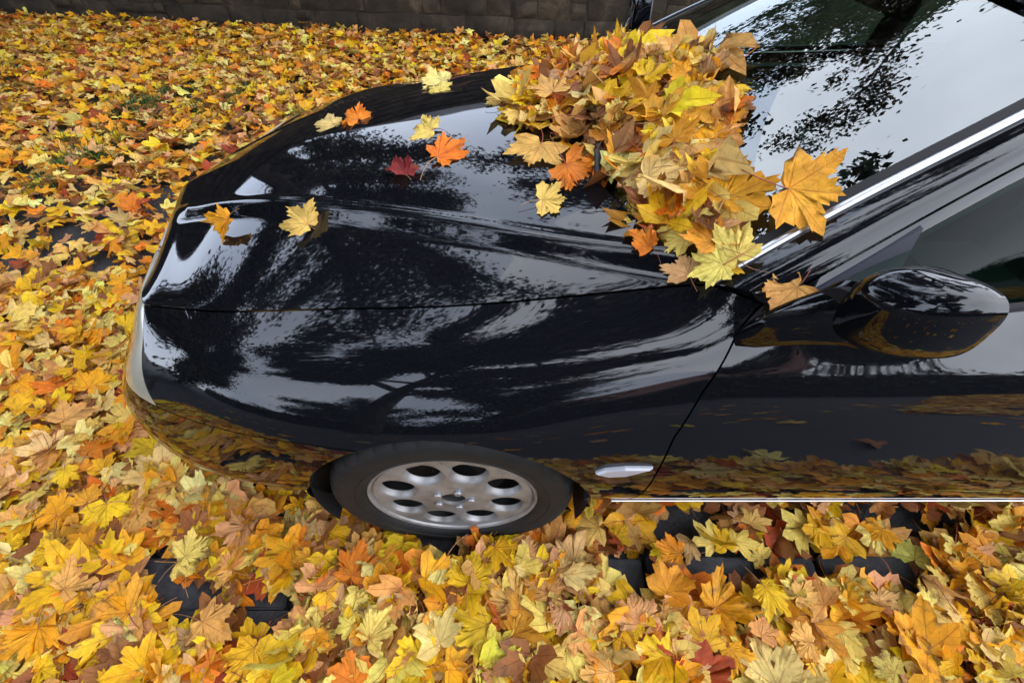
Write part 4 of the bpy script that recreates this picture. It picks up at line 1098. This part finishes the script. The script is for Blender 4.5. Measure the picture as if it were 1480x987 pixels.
# colour families (name, base colour)
PAL = {"bright yellow": (.92, .535, .010), "golden yellow": (.90, .38, .008), "pale yellow": (.92, .635, .13), "cream": (.92, .63, .20), "tan": (.76, .39, .09), "orange": (.82, .22, .008), "amber": (.82, .34, .02), "brown": (.32, .115, .028), "russet": (.40, .065, .014), "pinkish tan": (.74, .38, .15), "lime yellow": (.76, .58, .06)}
def shade(name, rng, amt=.12):
    c = np.array(PAL[name]); return np.clip(c * (1 + rng.normal(0, amt)) * (1 + rng.normal(0, amt * .4, 3)), .005, .9)

LEAVES = []     # (object, colour, size word, pose, zone, sort key) kept for labelling
def place_leaf(pos, nrm, yaw, scale, colour, bent, rng, stalk=True, pick=None, tint=None):
    pool = BENT if bent else FLAT
    me = pool[int(rng.integers(len(pool))) if pick is None else pick % len(pool)]
    o = link("maple_leaf", me)
    q = Vector(nrm).normalized().to_track_quat('Z', 'Y') @ Euler((0, 0, yaw)).to_quaternion()
    o.location = Vector(pos) - q @ Vector((0, .3 * scale, 0)); o.rotation_mode = 'QUATERNION'; o.rotation_quaternion = q
    o.scale = (scale * rng.uniform(.9, 1.1), scale, scale)
    c = shade(colour, rng) if tint is None else tint; o.color = (*[float(a) for a in c], 1)
    if stalk:
        s = link("stalk", STALKS[int(rng.integers(len(STALKS)))], None, o); k = rng.uniform(.5, 1.0); s.color = (.42 * k, .20 * k, .08 * k, 1) if rng.random() < .6 else (.40 * k, .09 * k, .05 * k, 1)
    return o

# things to land on: ray casts straight down on the car's outer skin
def car_bvh(names):
    V = []; F = []
    for o in car.children:
        if o.name.split('.')[0] in names:
            k = len(V); V += [v.co + Vector((.9, YC, 0)) for v in o.data.vertices]; F += [tuple(i + k for i in p.vertices) for p in o.data.polygons]
    return BVHTree.FromPolygons(V, F)
SKIN = car_bvh({"hood", "windscreen", "front_fender", "roof_pillar", "cowl_tray", "front_door"})
def drop(x, y):
    hit = SKIN.ray_cast(Vector((x, y, 2.5)), Vector((0, 0, -1)))
    if hit[0] is None: return Vector((x, y, .9)), Vector((0, 0, 1))
    nn = hit[1]; nn = nn if nn.z > 0 else -nn
    return hit[0], nn

rh = np.random.default_rng(5)
HOOD = [  # x, y, width, colour, bent, yaw deg, lift, tilt (x,y), label
    (-.565, 1.40, .085, "cream", False, 100, .010, (.1, -.25), "cream maple leaf on the hood touching an orange leaf beyond the ridge"),
    (-.481, 1.41, .090, "orange", True, 60, .014, (.1, -.3), "orange maple leaf on the hood touching a cream leaf beyond the ridge"),
    (-.238, 1.243, .086, "pale yellow", False, 95, .010, (.0, -.25), "pale yellow leaf lying alone just beyond the big orange hood leaf"),
    (-.165, 1.10, .118, "orange", False, -60, .016, (.2, -.25), "large toothed orange maple leaf lying mid hood beside the small red leaf"),
    (-.270, 1.045, .076, "russet", True, 40, .010, (.1, -.2), "small crimson maple leaf on the hood against the large orange leaf"),
    (-.718, .955, .072, "golden yellow", True, 150, .030, (-.2, -.9), "curled golden leaf standing up on the hood near the nose"),
    (-.492, .905, .070, "pale yellow", True, 20, .034, (.9, -.7), "narrow twisted yellow leaf standing on edge on the hood ridge"),
    (-.262, 1.674, .118, "cream", False, 110, .014, (.1, -.2), "wide cream leaf with a long stalk at the far hood edge"),
    (-.235, 1.585, .070, "pale yellow", False, 30, .012, (.0, -.3), "small pale leaf tucked against the wide cream leaf on the hood"),
    (-.387, 1.84, .075, "cream", False, 70, .008, (.1, .1), "small cream leaf at the very far edge of the hood"),
    (.060, 1.065, .120, "tan", False, 170, .016, (.0, -.2), "flat tan maple leaf on the hood just ahead of the leaf heap"),
    (.142, .965, .100, "orange", True, -150, .018, (.3, -.5), "bent orange leaf on the hood in front of the leaf heap"),
    (.085, .882, .074, "pale yellow", False, -80, .010, (.0, -.25), "small pale yellow star shaped leaf nearest the near hood ridge"),
    (.262, .728, .058, "orange", True, 70, .012, (-.2, -.4), "small folded orange leaf on the near rear corner of the hood"),
    (-.051, 1.405, .060, "pale yellow", False, 80, .012, (.0, -.2), "tiny pale leaf on the hood beside the far end of the leaf heap"),
    (.482, .575, .088, "tan", False, 150, .045, (-.45, -1.1), "dry tan leaf caught at the pillar foot above the door mirror arm"),
]
pick = 0
RED = (.26, .022, .022)
for x, y, wd, colr, bent, yaw, lift, tilt, lab in HOOD:
    p, nn = drop(x, y); nn = (nn + Vector((tilt[0], tilt[1], 0))).normalized()
    o = place_leaf(p + Vector((0, 0, lift * .75)), nn, R(yaw), wd / 1.28, colr, bent, rh, True, pick, RED if "crimson" in lab else None); pick += 1
    tag(o, lab, "leaf", "leaves scattered on the car")

# heap of leaves in the trough between hood and windscreen
POLY = [(-.02, 1.30), (.045, 1.60), (.16, 1.78), (.28, 1.86), (.36, 1.74), (.41, 1.45), (.49, 1.17), (.48, 1.04), (.45, .945), (.41, .87), (.42, .79), (.43, .69), (.415, .65), (.375, .635), (.325, .665), (.285, .77), (.245, .93), (.19, 1.06), (.09, 1.16), (.02, 1.24)]
def inside(x, y, poly):
    c = False; j = len(poly) - 1
    for i in range(len(poly)):
        xi, yi = poly[i]; xj, yj = poly[j]
        if (yi > y) != (yj > y) and x < (xj - xi) * (y - yi) / (yj - yi) + xi: c = not c
        j = i
    return c
def edge_dist(x, y, poly):
    best = 9
    for i in range(len(poly)):
        a = Vector(poly[i]); c = Vector(poly[(i + 1) % len(poly)]); p = Vector((x, y)); t = max(0, min(1, (p - a).dot(c - a) / (c - a).length_squared)); best = min(best, (a + (c - a) * t - p).length)
    return best
def heap(x, y): return (.075 if y < 1.3 else .075 - .03 * min(1, (y - 1.3) / .5)) * (1 - math.exp(-edge_dist(x, y, POLY) / .085))
rp_ = np.random.default_rng(19)
def poisson(n_want, sample, dmin, rng, tries=9000):
    pts = []
    for _ in range(tries):
        x, y = sample(rng)
        if x is None: continue
        if all((x - a) ** 2 + (y - c) ** 2 > dmin ** 2 for a, c in pts): pts.append((x, y))
        if len(pts) >= n_want: break
    return pts
def heap_sample(rng):
    x, y = rng.uniform(-.05, .58), rng.uniform(.58, 2.0); return (x, y) if inside(x, y, POLY) else (None, None)
HEAPCOL = (["bright yellow"] * 5 + ["golden yellow"] * 5 + ["pale yellow"] * 5 + ["cream"] * 3 + ["tan"] * 4 + ["orange"] * 4 + ["amber"] * 3 + ["pinkish tan"] * 3 + ["brown"] * 2)
heap_pts = poisson(140, heap_sample, .044, rp_)
for (x, y) in heap_pts:
    p, nn = drop(x, y); h = heap(x, y); z_ = h * rp_.uniform(.62, 1.05) + .006
    slope = Vector((rp_.normal(0, .22), rp_.normal(-.08, .22), 0)); colr = HEAPCOL[int(rp_.integers(len(HEAPCOL)))]
    bent = rp_.random() < .38; wd = rp_.uniform(.062, .105) * (1.08 if y < 1.0 else 1)
    o = place_leaf(p + Vector((-.25, 0, .95)) * z_, (nn + Vector((-.10, 0, .35)) + slope), rp_.uniform(0, 6.28), wd / 1.28, colr, bent, rp_)
    LEAVES.append((o, colr, wd, bent, "heap", x, y))
BIG = [((.535, .730), .128, "amber", -75, "large flat golden tan leaf at the edge of the heap near the screen strip", 2), ((.432, .795), .125, "golden yellow", 10, "golden leaf with brown tips beneath the large flat heap leaf", 4),
       ((.41, .67), .085, "pale yellow", 60, "pale lemon leaf with a red stalk low in the heap by the screen strip", 1), ((.378, .642), .078, "pale yellow", 150, "pale creamy leaf lying over the foot of the screen strip", 5)]
for (x, y), wd, colr, yaw, lab, pk in BIG:
    p, nn = drop(x, y); o = place_leaf(p + nn * .030, nn + Vector((0, -.12, 0)), R(yaw), wd / 1.28, colr, False, rp_, True, pk)
    tag(o, lab, "leaf", "leaves heaped on the windscreen")

# ---- leaves on the ground: the nearest, topmost ones one by one
CAM = np.array((0, 0, 1.43)); CP, SP = math.cos(R(48.2)), math.sin(R(48.2))
GAPS = [(.338, .350, .060, .050), (.61, .362, .11, .034), (.87, .368, .08, .028), (1.07, .362, .08, .026), (-1.015, .375, .035, .045), (-.88, .285, .05, .035), (-.66, .25, .07, .02), (-.21, .415, .025, .012), (.52, .50, .07, .03), (1.22, .49, .08, .03)]
def in_gap(x, y, grow=.035):
    return any(((x - a) / (rx + grow)) ** 2 + ((y - c) / (ry + grow)) ** 2 < 1 for a, c, rx, ry in GAPS)
def under_car(x, y, m=.0):
    if y < .47 - m or y > 2.19 + m: return False
    nose = -1.02 + .35 * max(0, (abs(y - 1.33) - .45) / .45) ** 2
    return nose + .05 - m < x < 3.5
def wheel_hit(x, y): return abs(x - WX) < .16 and .452 < y < .72
GCOL = (["bright yellow"] * 8 + ["golden yellow"] * 5 + ["pale yellow"] * 12 + ["cream"] * 5 + ["tan"] * 4 + ["orange"] * 3 + ["amber"] * 3 + ["pinkish tan"] * 3 + ["brown"] * 2 + ["russet"] + ["lime yellow"])
rg_ = np.random.default_rng(41)
def near_sample(rng):
    x, y = rng.uniform(-2.1, 1.55), rng.uniform(.08, 1.35)
    if y > .40 and x > -.95 and not (y < .47 and x < -.5): return (None, None)
    if abs(x) > 1.156 * (y * CP + 1.43 * SP) or under_car(x, y, .06) or in_gap(x, y, .055) or wheel_hit(x, y): return (None, None)
    return (x, y)
near_pts = poisson(190, near_sample, .083, rg_)
for (x, y) in near_pts:
    colr = GCOL[int(rg_.integers(len(GCOL)))]; wd = float(np.clip(rg_.normal(.101, .022), .066, .140)); bent = rg_.random() < .3
    base = .022 if y < .40 else 0.0
    nn = Vector((rg_.normal(0, .14), rg_.normal(-.03, .14), 1)); o = place_leaf((x, y, base + rg_.uniform(.062, .086)), nn, rg_.uniform(0, 6.28), wd / 1.28, colr, bent, rg_)
    if y > .40: zone = "ahead of the car's nose" if y > .85 else "beside the bumper corner"
    elif x < -.85: zone = "on the pavement ahead of the bumper"
    elif x < -.38: zone = "on the pavement below the bumper"
    elif x < .12: zone = "on the pavement below the front wheel"
    elif x < .70: zone = "on the pavement below the repeater"
    else: zone = "on the pavement below the door"
    zone = zone.replace("on the pavement", "by the kerb") if .25 < y <= .40 else zone
    LEAVES.append((o, colr, wd, bent, zone, x, y))

# labels: colour, size, state and place; counted from the nose where several are alike
ORD = ["first", "second", "third", "fourth", "fifth", "sixth", "seventh", "eighth", "ninth", "tenth", "eleventh", "twelfth"]
fam = {}
for rec in LEAVES:
    o, colr, wd, bent, zone, x, y = rec
    size = "large" if wd > (.125 if zone != "heap" else .112) else ("small" if wd < (.092 if zone != "heap" else .085) else "")
    if zone == "heap":
        place = "high in the windscreen heap" if y > 1.45 else ("in the middle of the windscreen heap" if y > 1.0 else "in the near end of the windscreen heap")
        place += " over the hood" if x < .22 else " against the glass"
    else: place = zone
    fam.setdefault((size, colr, "curled" if bent else "flat", place), []).append(rec)
for (size, colr, pose, place), recs in fam.items():
    recs.sort(key=lambda r: r[5])
    for i, r in enumerate(recs):
        lab = " ".join(w for w in (size, pose, colr, "leaf", place) if w).replace(" in the middle of the windscreen heap", " amid the windscreen heap").replace(" in the near end of the windscreen heap", " low in the windscreen heap")
        if len(recs) > 1: lab += ", " + ORD[i] + " from nose"
        tag(r[0], lab, "leaf", "leaves heaped on the windscreen" if r[4] == "heap" else "leaves lying on the ground nearby")

# ---- the uncountable rest of the litter, one mesh
def litter(name, label, pts, scales, normals, yaws, cols, half, fr, rng, nvar=16, curl=1.0, stalk=.5):
    var = []
    for _ in range(nvar):
        V, F, UV, E = leaf_geom(half, fr, rng, curl * (2.4 if rng.random() < .3 else 1.0), 1.3); sv, sf = stalk_geom(rng, 3, 3)
        var.append((V, np.array(F), UV, E, sv, np.array([t for q in sf for t in ((q[0], q[1], q[2]), (q[0], q[2], q[3]))])))
    which = rng.integers(0, nvar, len(pts)); VV = []; FF = []; UU = []; EE = []; CC = []; k0 = 0
    nz = normals / np.linalg.norm(normals, axis=1)[:, None]; ref = np.stack([np.cos(yaws), np.sin(yaws), np.zeros(len(yaws))], 1)
    ax = ref - (ref * nz).sum(1)[:, None] * nz; ax /= np.linalg.norm(ax, axis=1)[:, None]; ay = np.cross(nz, ax)
    for i in range(nvar):
        sel = np.where(which == i)[0]
        if len(sel) == 0: continue
        V, F, UV, E, sv, sf = var[i]; has = rng.random(len(sel)) < stalk
        for grp, sub in ((V, sel), (sv, sel[has])):
            if len(sub) == 0: continue
            is_leaf = grp is V; FFi = F if is_leaf else sf
            Pw = pts[sub][:, None, :] + scales[sub][:, None, None] * ((grp[None, :, 0:1]) * ax[sub][:, None] + (grp[None, :, 1:2] - .3) * ay[sub][:, None] + grp[None, :, 2:3] * nz[sub][:, None])
            nv_ = grp.shape[0]; offs = k0 + np.arange(len(sub)) * nv_
            FF.append((FFi[None] + offs[:, None, None]).reshape(-1, 3)); VV.append(Pw.reshape(-1, 3)); k0 += nv_ * len(sub)
            UU.append(np.tile(UV, (len(sub), 1)) if is_leaf else np.full((nv_ * len(sub), 2), 9.0)); EE.append(np.tile(E, len(sub)) if is_leaf else np.zeros(nv_ * len(sub)))
            c = cols[sub] if is_leaf else np.clip(cols[sub] * np.array([.7, .5, .5]), .01, 1); CC.append(np.repeat(c, nv_, 0))
    VV = np.concatenate(VV).astype(np.float32); FF = np.concatenate(FF).astype(np.int32); UU = np.concatenate(UU); EE = np.concatenate(EE); CC = np.concatenate(CC)
    me = bpy.data.meshes.new(name); me.vertices.add(len(VV)); me.vertices.foreach_set("co", VV.ravel()); me.loops.add(FF.size); me.loops.foreach_set("vertex_index", FF.ravel())
    me.polygons.add(len(FF)); me.polygons.foreach_set("loop_start", np.arange(0, FF.size, 3, dtype=np.int32)); me.polygons.foreach_set("use_smooth", np.ones(len(FF), bool)); me.update(calc_edges=True)
    lay = me.uv_layers.new(name="leaf"); lay.data.foreach_set("uv", (UU[FF.ravel()] / 2.4 + .5).astype(np.float32).ravel())
    at = me.attributes.new("edge", 'FLOAT', 'POINT'); at.data.foreach_set("value", EE.astype(np.float32))
    ct = me.color_attributes.new("tint", 'FLOAT_COLOR', 'POINT'); ct.data.foreach_set("color", np.concatenate([CC, np.ones((len(CC), 1))], 1).astype(np.float32).ravel())
    me.materials.append(M["litter"]); o = link(name, me); tag(o, label, "leaf litter", kind="stuff"); return o

names = list(PAL); base_cols = np.array([PAL[k] for k in names])
W_TOP = np.array([22, 15, 28, 11, 9, 6, 7, 3, 1.2, 5, 1.5]); W_LOW = np.array([4, 7, 5, 2, 15, 7, 9, 34, 7, 9, .5])  # low leaves older and browner, darkened further to paint shaded gaps
def mk(n_, sampler, rng, size=(.090, .022), zmax=.062, tilt=.24, zbase=None):
    P = []
    while len(P) < n_:
        x, y = sampler(rng)
        if x is not None: P.append((x, y))
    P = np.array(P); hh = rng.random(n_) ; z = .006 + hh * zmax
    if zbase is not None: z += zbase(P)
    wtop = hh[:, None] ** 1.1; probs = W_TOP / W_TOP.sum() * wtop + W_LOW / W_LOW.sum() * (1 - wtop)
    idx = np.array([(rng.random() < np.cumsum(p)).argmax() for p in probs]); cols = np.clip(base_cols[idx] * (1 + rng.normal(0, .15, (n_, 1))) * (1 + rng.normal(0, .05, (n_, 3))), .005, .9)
    nn = np.stack([rng.normal(0, tilt, n_), rng.normal(0, tilt, n_), np.ones(n_)], 1); wild = rng.random(n_) < .14; nn[wild, :2] *= 2.6
    return np.column_stack([P, z]), np.clip(rng.normal(size[0], size[1], n_), .06, .20) / 1.28, nn, rng.uniform(0, 6.283, n_), cols
def wall_y(x): return A0.y + (A1.y - A0.y) * (x - A0.x) / (A1.x - A0.x)
def frustum(x, y, m): return abs(x) < 1.156 * (y * CP + 1.43 * SP) + m
def s_near(rng):
    x, y = rng.uniform(-3.8, 2.9), rng.uniform(-.04, 1.6)
    if not frustum(x, y, 1.0) or wheel_hit(x, y): return (None, None)
    if under_car(x, y, -.22): return (None, None)
    if under_car(x, y) and rng.random() < .55: return (None, None)
    if in_gap(x, y) and rng.random() < .985: return (None, None)
    return (x, y)
rn1 = np.random.default_rng(100)
zb = lambda P: np.where(P[:, 1] < .40, .026, 0.0)
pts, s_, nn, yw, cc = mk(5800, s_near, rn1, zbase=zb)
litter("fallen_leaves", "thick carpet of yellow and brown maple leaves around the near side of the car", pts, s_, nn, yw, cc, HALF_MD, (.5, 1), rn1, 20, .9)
def s_far(rng):
    y = 1.5 + (rng.random() ** .8) * 6.4; x = rng.uniform(-12, 5)
    if not frustum(x, y, 1.9) or y > wall_y(x) - .02 or under_car(x, y, -.15): return (None, None)
    if x > 1.6 and y < 2.4: return (None, None)
    g = noise.noise(Vector((x * .9, y * .9, 3.0)))
    if g > .30 and 2.6 < y < 5.2 and rng.random() < .6: return (None, None)
    return (x, y)
rn2 = np.random.default_rng(200)
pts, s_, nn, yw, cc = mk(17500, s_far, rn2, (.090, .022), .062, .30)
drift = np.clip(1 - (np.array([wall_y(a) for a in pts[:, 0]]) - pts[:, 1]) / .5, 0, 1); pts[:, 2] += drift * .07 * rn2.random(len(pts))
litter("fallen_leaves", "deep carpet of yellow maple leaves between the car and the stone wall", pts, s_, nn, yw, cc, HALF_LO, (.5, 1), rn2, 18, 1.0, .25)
# sparse leaves on the pavement behind, thick again beyond it; these show in the flank's reflections
def s_path(rng): return rng.uniform(-5, 5), rng.uniform(-3.8, -.10)
def s_lane(rng):
    y = rng.uniform(-7.2, -1.5); x = rng.uniform(-2, 9)
    return (x, y) if x > 1.0 - y * .95 else (None, None)
rn3 = np.random.default_rng(300)
a = mk(210, s_path, rn3, (.125, .025), .01, .12, lambda P: np.full(len(P), .022)); c = mk(3400, s_lane, rn3, (.13, .025), .05, .3, lambda P: np.full(len(P), .022))
litter("fallen_leaves", "leaves strewn over the open pavement and lane behind the photographer", *[np.concatenate([u, v]) for u, v in zip(a, c)], HALF_LO, (1,), rn3, 10, .7, 0)
# body of the windscreen heap under the separately placed leaves
rn4 = np.random.default_rng(400); P = []; NN = []
while len(P) < 230:
    x, y = heap_sample(rn4)
    if x is None: continue
    p, nrm_ = drop(x, y); z_ = heap(x, y) * rn4.uniform(0, .75) + .004; p = p + Vector((-.25, 0, .95)) * z_; P.append(tuple(p)); NN.append(tuple(nrm_ + Vector((rn4.normal(-.1, .25), rn4.normal(0, .25), .3))))
W_HEAP = W_TOP + W_LOW * .5; idx = rn4.choice(len(names), 230, p=W_HEAP / W_HEAP.sum()); cols = np.clip(base_cols[idx] * (1 + rn4.normal(0, .15, (230, 1))), .005, .9)
o = litter("heaped_leaves", "crumpled brown and tan lower leaves packed inside the windscreen heap", np.array(P), np.clip(rn4.normal(.095, .02, 230), .05, .14) / 1.28, np.array(NN), rn4.uniform(0, 6.28, 230), cols, HALF_MD, (.5, 1), rn4, 16, 1.6, .6)

# ---- grass blades showing through the litter on the verge
rn5 = np.random.default_rng(500); V = []; F = []
tufts = []
while len(tufts) < 75:
    x, y = rn5.uniform(-6.5, 1.2), rn5.uniform(2.5, 5.0)
    if frustum(x, y, .6) and noise.noise(Vector((x * .9, y * .9, 3.0))) > .12: tufts.append((x, y))
for x, y in tufts:
    for _ in range(int(rn5.integers(24, 55))):
        bx, by = x + rn5.normal(0, .06), y + rn5.normal(0, .05); h = rn5.uniform(.06, .125); a = rn5.uniform(0, 6.28); dx, dy = math.cos(a) * .003, math.sin(a) * .003; lx, ly = rn5.normal(0, .03, 2); k = len(V)
        V += [(bx - dx, by - dy, 0), (bx + dx, by + dy, 0), (bx + lx * .4 + dx * .8, by + ly * .4 + dy * .8, h * .6), (bx + lx * .4 - dx * .8, by + ly * .4 - dy * .8, h * .6), (bx + lx, by + ly, h)]; F += [(k, k + 1, k + 2, k + 3), (k + 3, k + 2, k + 4)]
m, n, l, b = new_mat("grass_blade"); noise_col(n, l, b, (.03, .075, .010), (.09, .16, .025), 4, 3); b.inputs["Roughness"].default_value = .55; 
tag(build("grass", V, F, m, None, True), "dark green grass tufts poking through the leaf carpet on the verge", "grass", kind="stuff")
